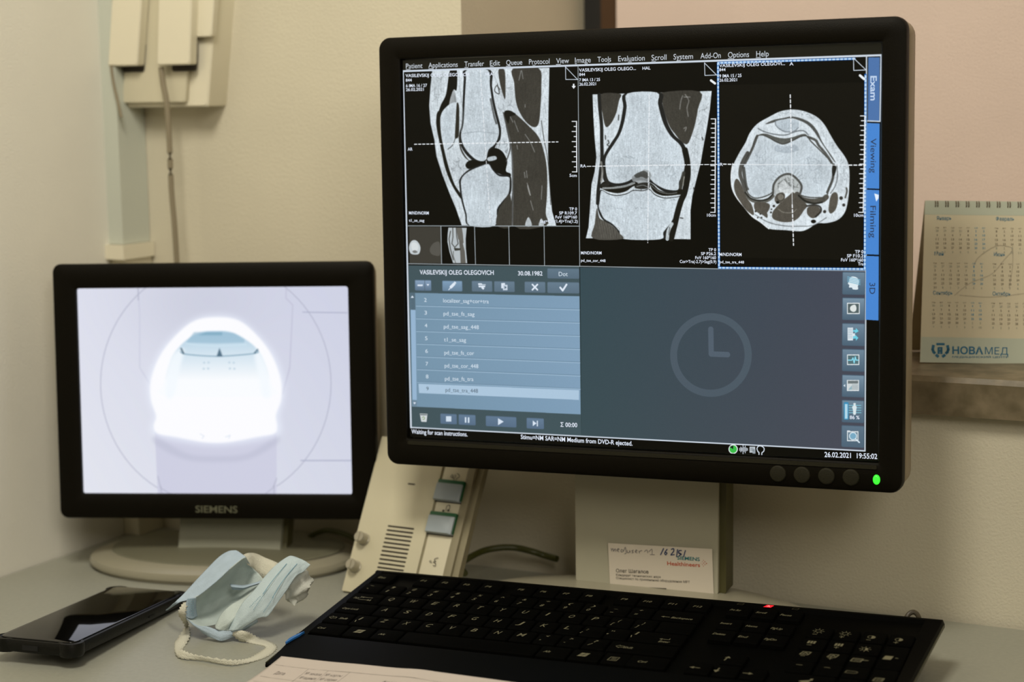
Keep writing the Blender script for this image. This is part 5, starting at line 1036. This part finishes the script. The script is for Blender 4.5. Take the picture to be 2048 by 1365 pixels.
# underside facing forward, deeper blue
sheet([[(268, 758, .007), (330, 812, .006), (400, 850, .004), (500, 862, .002), (600, 895, .002), (720, 908, .001), (850, 890, .001), (1020, 790, .001)],
       [(272, 768, .009), (350, 845, .006), (440, 900, .003), (540, 935, .001), (640, 960, .000), (740, 945, .001), (860, 900, .003), (1025, 800, .004)],
       [(280, 778, .012), (380, 860, .010), (470, 940, .006), (560, 985, .002), (650, 1010, .001), (750, 975, .003), (870, 910, .007), (1025, 815, .009)]], 'outer_layer', M_out, wr=.0001)
tag(sheet([[(285, 565, .004), (330, 560, .005), (380, 556, .007)], [(268, 660, .005), (320, 680, .008), (376, 660, .016)], [(268, 758, .006), (330, 780, .010), (390, 750, .020)]], 'end_panel', M_out), 'stitched pale blue end panel')
# stitch dots
M_dot = mat('stitch_blue', (112, 156, 178), rough=0.8)
m = MB()
def dots(P0, P1, n, off, r=.0003):
    for i in range(n):
        t = i / (n - 1); p = mk(P0[0] + (P1[0] - P0[0]) * t, P0[1] + (P1[1] - P0[1]) * t, P0[2] + (P1[2] - P0[2]) * t - off)
        s_ = r; ax3 = dirw((1, 0, 0)); ay3 = dirw((0, -1, 0)); k = len(m.v)
        for a in range(6): m.v.append(tuple(p + ax3 * s_ * math.cos(a * 1.047) + ay3 * s_ * 1.5 * math.sin(a * 1.047)))
        m.f.append(tuple(range(k, k + 6)))
for c_ in range(4): dots((300 + 18 * c_, 575, .005 + .0006 * c_), (292 + 18 * c_, 742, .007 + .0022 * c_), 9, .0024)
dots((1050, 545, .0015), (945, 655, .0), 9, .003); dots((1120, 480, .004), (985, 680, .0), 16, .003); dots((1190, 560, .003), (1090, 705, .0), 12, .003)
m.build('stitching', M_dot, face, smooth=0, fixn=False)
for P in ([(1330, 200, .018), (1180, 380, .008), (1080, 520, .002)], [(1440, 200, .020), (1290, 380, .0095), (1180, 560, .002)]):
    m = MB(); Q = crom([mk(x, y, t - .0016) for x, y, t in P], 8); m.tube(Q, .00024, 6, 0); m.build('pleat_line', M_dot, face)
# ear loops: knitted bands
def band(pairs, name, onbed=None, fray=0.0):
    L_, R_ = [], []
    for a, b, da, db in pairs: L_.append(mk(a[0], a[1], da)); R_.append(mk(b[0], b[1], db))
    A = crom(L_, 9); B = crom(R_, 9); G = []
    for j, (p, q) in enumerate(zip(A, B)):
        f = fray * (1 if j % 2 else -1); e = (q - p)
        if e.length > 1e-6: e.normalize()
        G.append([p - e * f * 1.0, p.lerp(q, .35), p.lerp(q, .65), q + e * f])
    for r in G:
        for p in r: p.z = max(p.z, DZ + 0.0006)
    mm = MB(); mm.grid(G); o = mm.build(name, M_loop, face, smooth=50, fixn=False)
    sd = o.modifiers.new('thickness', 'SOLIDIFY'); sd.thickness = .0007; sd.offset = 1; return o
g_ = lambda x, y: gz(x, y) - dep0
P = []
for a, b, ta, tb in (((250, 600), (292, 598), .006, .006), ((192, 725), (268, 765), .004, .006), ((262, 870), (300, 850), None, None), ((185, 985), (310, 965), 'l', None), ((155, 1045), (238, 1100), None, 'n'), ((188, 1188), (232, 1108), None, 'u'), ((450, 1226), (400, 1168), None, 'u'), ((750, 1272), (740, 1212), None, 'u'), ((1000, 1222), (920, 1195), None, 'u'), ((1165, 1150), (1040, 1130), None, 'n'), ((1222, 1060), (1112, 1075), None, 'n'), ((1062, 985), (1010, 1042), None, 'n'), ((925, 925), (850, 1022), 'f', 'f2'), ((858, 900), (718, 908), .001, .001)):
    if isinstance(ta, float): da, db = ta, tb
    else:
        lowy = max(a[1], b[1]); low = a if a[1] >= b[1] else b
        base = g_(*low)
        if tb == 'u': da = db = base
        elif tb == 'n': da, db = g_(*a) - .0, g_(*b)
        elif ta == 'f': da, db = -.004, g_(*b)
        else: da = db = base
    P.append((a, b, da, db))
band(P, 'ear_loop', fray=.0006)
rear = [((860, 120), (920, 215), .040, .034), ((920, 92), (960, 240), .046, .040), ((1000, 95), (1000, 285), .054, .048), ((1110, 140), (1060, 330), .056, .052), ((1230, 192), (1110, 365), .052, .046), ((1290, 240), (1160, 420), .040, .036)]
band(rear, 'ear_loop')
m = MB(); cc_ = mk(1450, 440, .030); R3 = dirw((1, 0, 0)); U3 = -dirw((0, 1, 0)); F3 = dirw((0, 0, 1)); L = []
for j in range(1, 18):
    th_ = math.pi * j / 18; row = []
    for i in range(36):
        a = 2 * math.pi * i / 36
        r = 1 + .16 * math.sin(3 * a + 1.1 * j) * math.sin(th_) + 0.09 * math.sin(5 * a - .9 * j + 1) + 0.045 * math.sin(9 * a + 2.2 * j)
        x, y = math.sin(th_) * math.cos(a) * r, math.cos(th_) * (1 + .12 * math.sin(2 * a + j))
        row.append(tuple(cc_ + R3 * (.0098 * x + .0035 * y) + U3 * .0125 * y + F3 * .008 * math.sin(th_) * math.sin(a) * r))
    L.append(row)
m.loft(L); m.build('crumpled_end', mat('mask_white', (206, 208, 200), rough=0.9, spec=0.05, bump=0.3, bscale=900), face, smooth=50)
for P in ([(1395, 560, .028), (1400, 600, .024), (1412, 640, .022)],):
    m = MB(); Q = [mk(*p) for p in P]; m.loft([[tuple(q + R3 * r * math.cos(a) + F3 * r * .6 * math.sin(a)) for a in np.linspace(0, 2 * math.pi, 11)[:10]] for q, r in zip(Q, (.0042, .0028, .0004))]); m.build('crumpled_end', bpy.data.materials['mask_white'], face, smooth=50)

# ------------------------------------------------------------------ printed form sticking up over the keyboard's front edge
M_paper = mat('paper', (190, 180, 172), rough=0.75, spec=0.2)
edge = [(563, 1317), (600, 1324), (655, 1330), (720, 1332.5), (790, 1337), (840, 1341), (880, 1350), (930, 1359), (985, 1365), (1060, 1372), (1160, 1384)]
pa = empty('paper_form', (-0.66, 0.93, DZ), 0.05)
tag(pa, 'white printed form with a ruled table, overlapping the front edge of the keyboard', 'paper')
def zs(t, i): return DZ + (0.0175 + .0012 * math.sin(i * 1.1)) * max(0, 1 - t / 0.045) ** 1.5 + 0.0012 * 1
rows_ = []
E_ = [atz(px, py, DZ + 0.0175) for px, py in edge]
dirl = (atz(498, 1365, DZ + .002) - atz(548, 1330, DZ + .011)); dirl.z = 0; dirl.normalize()
for t in (0, .006, .012, .02, .03, .045, .07, .11, .16, .21, .25):
    rows_.append([Vector((p.x + dirl.x * t, p.y + dirl.y * t, zs(t, i))) for i, p in enumerate(E_)])
m = MB(); G = surf(rows_, 4); m.grid(G); o = m.build('sheet', M_paper, pa, smooth=60, fixn=False)
sd = o.modifiers.new('thickness', 'SOLIDIFY'); sd.thickness = .00025
NR, NC = len(G), len(G[0])
def gp(s, t, lift=.0003):                                                     # s across (0..1), t away from the edge in metres
    ts = (0, .006, .012, .02, .03, .045, .07, .11, .16, .21, .25); j = 0
    while j < len(ts) - 2 and ts[j + 1] < t: j += 1
    r = (j + (t - ts[j]) / (ts[j + 1] - ts[j])) * 4; c = s * (NC - 1); r0, c0 = int(min(r, NR - 2)), int(min(c, NC - 2)); fr_, fc_ = r - r0, c - c0
    p = G[r0][c0] * (1 - fr_) * (1 - fc_) + G[r0 + 1][c0] * fr_ * (1 - fc_) + G[r0][c0 + 1] * (1 - fr_) * fc_ + G[r0 + 1][c0 + 1] * fr_ * fc_
    return p + Vector((0, 0, lift))
m = MB()
def pline(s0, t0, s1, t1, w_=.0004, n=24):
    P = [gp(s0 + (s1 - s0) * i / n, t0 + (t1 - t0) * i / n) for i in range(n + 1)]
    for a, b in zip(P, P[1:]):
        d = (b - a).normalized(); nn = Vector((-d.y, d.x, 0)).normalized() * w_ / 2; k = len(m.v)
        for q in (a - nn, b - nn, b + nn, a + nn): m.v.append(tuple(q))
        m.f.append((k, k + 1, k + 2, k + 3))
for t in (.008, .020, .026, .034): pline(.03, t, .97, t, .0005 if t in (.008, .020) else .00035)
for s in (.17, .235, .30): pline(s, .008, s, .12)
for s in (.31, .60, .97): pline(s, .008, s, .008)
for t in np.arange(.042, .24, .008): pline(.03, float(t), .97, float(t), .00035)
def ptext(s, s0, s1, t, h):
    v, f = glyphs(s); x0 = min(q[0] for q in v); x1 = max(q[0] for q in v); k = len(m.v)
    for x, y in v: m.v.append(tuple(gp(s0 + (s1 - s0) * (x - x0) / (x1 - x0), t - h * y / .7, .0004)))
    m.f.extend(tuple(i + k for i in ff) for ff in f)
ptext('Дата', .075, .115, .0165, .0028); ptext('№ заказа', .178, .230, .0135, .0024); ptext('№ пациента', .178, .230, .0180, .0024); ptext('№ карты', .242, .292, .0135, .0024); ptext('№ серии', .242, .292, .0180, .0024); ptext('Фамилия, имя, отчество', .42, .62, .0165, .0028)
m.build('form_print', mat('form_ink', (84, 78, 74), rough=0.7), pa, smooth=0, fixn=False)
m = MB()
for sc0, off_ in ((.185, 0), (.20, .006)):
    P = [gp(sc0 + .012 * i * .5, .0235 + off_ + .0016 * math.sin(i * 2.1)) + Vector((0, 0, .0003)) for i in range(9)]
    for a, b in zip(P, P[1:]):
        d = (b - a).normalized(); nn = Vector((-d.y, d.x, 0)) * .0003; k = len(m.v); m.v += [tuple(a - nn), tuple(b - nn), tuple(b + nn), tuple(a + nn)]; m.f.append((k, k + 1, k + 2, k + 3))
m.build('handwriting', I_blue, pa, smooth=0, fixn=False)

# ------------------------------------------------------------------ desk calendar on the marble sill
cb = atz(1840, 725, SILL + 0.001); TH = math.radians(23.0); LN = math.radians(13)
X3 = Vector((math.cos(TH), math.sin(TH), -0.02)); Y3 = Vector((-math.sin(TH) * math.sin(LN), math.cos(TH) * math.sin(LN), math.cos(LN)))
pcal = Plane(cb, X3, Y3)
CWd, CHt = 0.205, 0.1315
cal = empty('desk_calendar', cb + X3 * CWd / 2, TH)
tag(cal, 'spiral bound white desk calendar with blue lettering standing on the marble sill', 'calendar')
TAPER = 0.0035
M_calp = mat('calendar_paper', (206, 196, 168), rough=0.6); M_calb = mat('calendar_band', (182, 188, 170), rough=0.6)
I_cb, I_cg, I_ct, I_cf = ink('calendar_blue', (80, 128, 150)), ink('calendar_grey', (140, 130, 110)), ink('calendar_teal', (36, 104, 138)), ink('calendar_faint', (166, 164, 146))
def cl(x, y): return TAPER * (y / CHt) + x * 1.0
m = MB(); m.loft([[tuple(pcal.pt(x, y, d)) for x, y in ((0, 0), (CWd, 0), (CWd - TAPER, CHt), (TAPER, CHt))] for d in (-0.0012, 0)]); m.build('page', M_calp, cal, smooth=0)
m = MB(); patch(m, pcal, [(0, 0), (CWd, 0), (CWd - 0.0008, 0.0205), (0.0008, 0.0205)], 0.0001); patch(m, pcal, [(TAPER - .0006, CHt - .0115), (CWd - TAPER + .0006, CHt - .0115), (CWd - TAPER, CHt), (TAPER, CHt)], 0.0001); m.build('colour_band', M_calb, cal, smooth=0, fixn=False)
m = MB(); bb = cb + Vector((-math.sin(TH), math.cos(TH), 0)) * 0.065; tp0 = pcal.pt(TAPER, CHt, -0.0015); tp1 = pcal.pt(CWd - TAPER, CHt, -0.0015)
b0 = Vector((bb.x, bb.y, SILL + .001)); b1 = b0 + Vector((math.cos(TH), math.sin(TH), 0)) * CWd; e_ = Vector((-math.sin(TH), math.cos(TH), 0)) * .0008
m.loft([[tuple(b0), tuple(b1), tuple(tp1), tuple(tp0)], [tuple(b0 + e_), tuple(b1 + e_), tuple(tp1 + e_), tuple(tp0 + e_)]]); m.build('rear_leaf', M_calp, cal, smooth=0)
M_wire = mat('spiral_wire', (120, 100, 84), rough=0.3, metal=0.6)
u = 0.0125
while u < CWd - .008:
    m = MB(); 
    for du in (-.0009, .0009):
        c_ = pcal.pt(u + du, CHt - .0005, -.001); pts = [c_ + pcal.Y * .0026 * math.cos(a) + pcal.N * .0024 * math.sin(a) - pcal.Y * .0022 for a in np.linspace(-2.6, 2.9, 14)]
        m.tube(pts, .0004, 6, 0)
    m.build('spiral_ring', M_wire, cal); u += .0082
mg, mb_, mt, mf = MB(), MB(), MB(), MB()
months = [('Январь', 4, 31, 31), ('Февраль', 0, 28, 31), ('Март', 0, 31, 28), ('Апрель', 3, 30, 31), ('Май', 5, 31, 30), ('Июнь', 1, 30, 31), ('Июль', 3, 31, 30), ('Август', 6, 31, 31), ('Сентябрь', 2, 30, 31), ('Октябрь', 4, 31, 30), ('Ноябрь', 0, 30, 31), ('Декабрь', 2, 31, 30)]
r8 = lambda x, y: pcal.loc(1800 + x / 2.843, 380 + y / 2.843)
for i, (nm, st, nd, pv) in enumerate(months):
    r, c_ = divmod(i, 4); o0 = r8((208, 196, 188)[r], (160, 362, 585)[r]); ox = o0.x + c_ * (r8(545, 160).x - r8(208, 160).x); oy = o0.y
    wname = (0.0118, 0.0145, 0.0095, 0.0128, 0.0072, 0.0088, 0.0088, 0.0118, 0.0155, 0.0142, 0.0122, 0.0135)[i]
    mt = MB(); write(mt, pcal, nm, (ox, oy - .0016), (ox + wname, oy - .0016), .0030, .0003, .01); mt.build('month_name', I_cb, cal, smooth=0, fixn=False)
    px_ = r8(252, 190).x - r8(208, 190).x; py_ = (r8(200, 190).y - r8(200, 310).y) / 5
    for k, dn_ in enumerate(('пн', 'вт', 'ср', 'чт', 'пт', 'сб', 'вс')):
        write(mb_ if k > 4 else mg, pcal, dn_, (ox + k * px_ - .0008, oy - .0048 - .0036), (ox + k * px_ + .0018, oy - .0048 - .0036), .0013, .0003)
    for n in range(42):
        rr_, k = divmod(n, 7); day = n - st + 1; tgt = (mb_ if k > 4 else mg)
        if day < 1: day = pv + day; tgt = mf
        elif day > nd: day -= nd; tgt = mf
        x = ox + k * px_; y = oy - .0048 - py_ * (rr_ + 1) - .0030; wd_ = .0022 if day > 9 else .0010
        write(tgt, pcal, str(day), (x - wd_ / 2 + .0005, y), (x + wd_ / 2 + .0005, y), .0017, .0003, .02)
tag(mg.build('weekday_dates', I_cg, cal, smooth=0, fixn=False), kind='stuff'); tag(mb_.build('weekend_dates', ink('calendar_sky', (110, 156, 178)), cal, smooth=0, fixn=False), kind='stuff'); tag(mf.build('faint_dates', I_cf, cal, smooth=0, fixn=False), kind='stuff')
k9 = lambda x, y: pcal.loc(1780 + x / 4.015, 560 + y / 4.015)
m = MB()
def bl_(s, x0, y0, x1, y1, h, off): a = k9(x0, y0); b = k9(x1, y1); c3 = k9(x0, y0 - h); write(m, pcal, s, a, b, (c3 - a).length, .0003, off)
bl_('НОВА', 500, 595, 748, 598, 56, .028)
bl_('МЕД', 762, 598, 948, 602, 56, 0)
bl_('МЕДИЦИНСКИЙ ЦЕНТР', 500, 627, 950, 629, 14, .01)
for P in ([(348, 530), (342, 560), (350, 580), (358, 588)], [(462, 532), (468, 560), (460, 582), (450, 590)], [(372, 606), (385, 616)], [(438, 606), (424, 616)]): ribbon(m, pcal, [k9(*p) for p in P], .0022, .0003)
patch(m, pcal, [k9(372, 508), k9(438, 508), k9(438, 526), k9(372, 526)][::-1], .0003); patch(m, pcal, [k9(388, 540), k9(420, 540), k9(420, 548), k9(388, 548)][::-1], .0003)
for x in (390, 412): ribbon(m, pcal, [k9(x, 548), k9(x, 592)], .0018, .0003)
ribbon(m, pcal, [k9(390, 572), k9(414, 572)], .0014, .0003)
m.build('clinic_logo', I_ct, cal, smooth=0, fixn=False)
m = MB()
for P in ([(310, 600), (400, 530), (520, 480), (590, 400), (640, 340), (600, 320), (540, 322), (450, 380), (420, 430)], [(340, 600), (520, 610), (705, 590)], [(640, 320), (640, 430), (620, 560)]):
    ribbon(m, pcal, [r8(*p) for p in smooth(P, 4, False)], .0008, .00018)
m.build('line_drawing', ink('calendar_line', (186, 176, 152)), cal, smooth=0, fixn=False)

# ------------------------------------------------------------------ wall box with two clip-on chargers in the corner
pb = Plane((0, 1.283, 0), (1, 0, 0), (0, 0, 1))
SH_ = 0.14
def shear(x, z, z0): return x + (z - z0) * SH_
box_ = empty('wall_socket_box', (-1.04, 1.31, 1.157)); tag(box_, 'cream surface mounted socket box high on the wall above the small monitor', 'socket box')
a0 = pb.loc(240, 218); a1 = pb.loc(415, 211); zt = 1.345
m = MB(); z0 = 1.1562
for ins, y in ((0, 1.3115), (0, 1.2875), (.0012, 1.2835)):
    pass
def sbox(mm, x0, x1, z0_, z1_, y0_, y1_, b, zz=None):
    zz = z0_ if zz is None else zz; L = []
    for ins, y in ((0, y1_), (0, y0_ + b), (b, y0_)): L.append([(shear(x, z, zz), y, z) for x, z in rrect(x0 + ins, z0_ + ins, x1 - ins, z1_ - ins, .002, 2)])
    mm.loft(L)
sbox(m, a0.x, a1.x, z0, zt, 1.283, 1.3125, .0015); m.build('back_box', M_plastic, box_)
m = MB(); sbox(m, a1.x - .030, a1.x + .004, z0 + .062, zt, 1.276, 1.2829, .001, z0); m.build('cover_plate', M_plastic, box_)
m = MB(); sbox(m, a0.x + .006, a1.x - .022, z0 + .004, zt - .004, 1.278, 1.2829, .001, z0); m.build('socket_frame', M_ich, box_)
DV = [(215, 274, 133, 1.266, 'left'), (313, 379, 131, 1.266, 'right')]
for i, (xa, xb, yb, yy, side) in enumerate(DV):
    pd = Plane((0, yy, 0), (1, 0, 0), (0, 0, 1)); p0 = pd.loc(xa, yb); p1 = pd.loc(xb, yb)
    SH_ = 0.14 if i == 0 else 0.085
    d = empty('plug_adapter', ((p0.x + p1.x) / 2, 1.278, p0.y)); tag(d, 'cream plug-in adapter, the %s one of the two on the wall socket box' % side, 'adapter')
    m = MB(); sbox(m, p0.x, p1.x, p0.y, 1.33, yy, yy + .010, .0012); m.build('cover', M_plastic, d)
    m = MB(); sbox(m, p0.x + .009, p1.x - .0005, p0.y - .0055, p0.y + .02, yy + .0102, 1.2775, .0006, p0.y); m.build('plug_recess', M_slot, d)
    m = MB()
    if i == 0: P = [(222, 133), (226, 165), (234, 205), (240, 240)]; yy2 = 1.262; ply = Plane((0, 1.2645, 0), (1, 0, 0), (0, 0, 1)); path = [Vector((q.x, 1.2645, q.y)) for q in [ply.loc(*p) for p in ((222, 130), (227, 165), (236, 205), (243, 235))]]; rad = .0014
    else: rad = .0026; ply = Plane((0, 1.272, 0), (1, 0, 0), (0, 0, 1)); path = [Vector((q.x, 1.272, q.y)) for q in [ply.loc(*p) for p in ((322, 135), (326, 165), (334, 210), (339, 290), (343, 380), (349, 450), (354, 530), (360, 640), (352, 800), (330, 960))]]; path.append(Vector((path[-1].x, 1.28, .80)))
    m.tube(path, rad, 10, 6); tag(m.build('lead', mat('lead_grey', (136, 126, 104), rough=0.5), d), 'grey lead hanging down')

# ------------------------------------------------------------------ loose leads on the desk
M_dk = mat('cable_olive', (64, 66, 18), rough=0.5)
m = MB(); zc = DZ + 0.003
P = [(925, 1150, .003), (916, 1133, .004), (935, 1118, .008), (965, 1104, .010), (1000, 1098, .011), (1030, 1099, .010), (1060, 1106, .008), (1085, 1114, .004), (1110, 1121, .003)]
path = []
for px, py, z_ in P:
    q = atz(px, py, DZ + 0.016 + z_)
    path.append(q)
m.tube([p + Vector((0, .004, 0)) for p in path], 0.0028, 10, 6)
cbl = m.build('cable', M_dk, None); tag(cbl, 'dark olive cable arching behind the foot of the large monitor', 'cable')
m = MB(); q0_ = atz(648, 1043, DZ + .03)
P = [(-.925, 1.285, DZ + .004), (-.90, 1.283, DZ + .012), (-.885, 1.28, DZ + .022), (-.87, 1.28, DZ + .026), (-.85, 1.283, DZ + .022), (-.83, 1.288, DZ + .01), (-.81, 1.292, DZ + .003)]
m.tube([Vector(p) for p in P], .0024, 10, 6)
cb2 = m.build('cable', M_dk, None); tag(cb2, 'dark green cable bunched on the desk behind the small monitor', 'cable')

# the helper object used to cut letters is not part of the place
bpy.data.objects.remove(_fo)
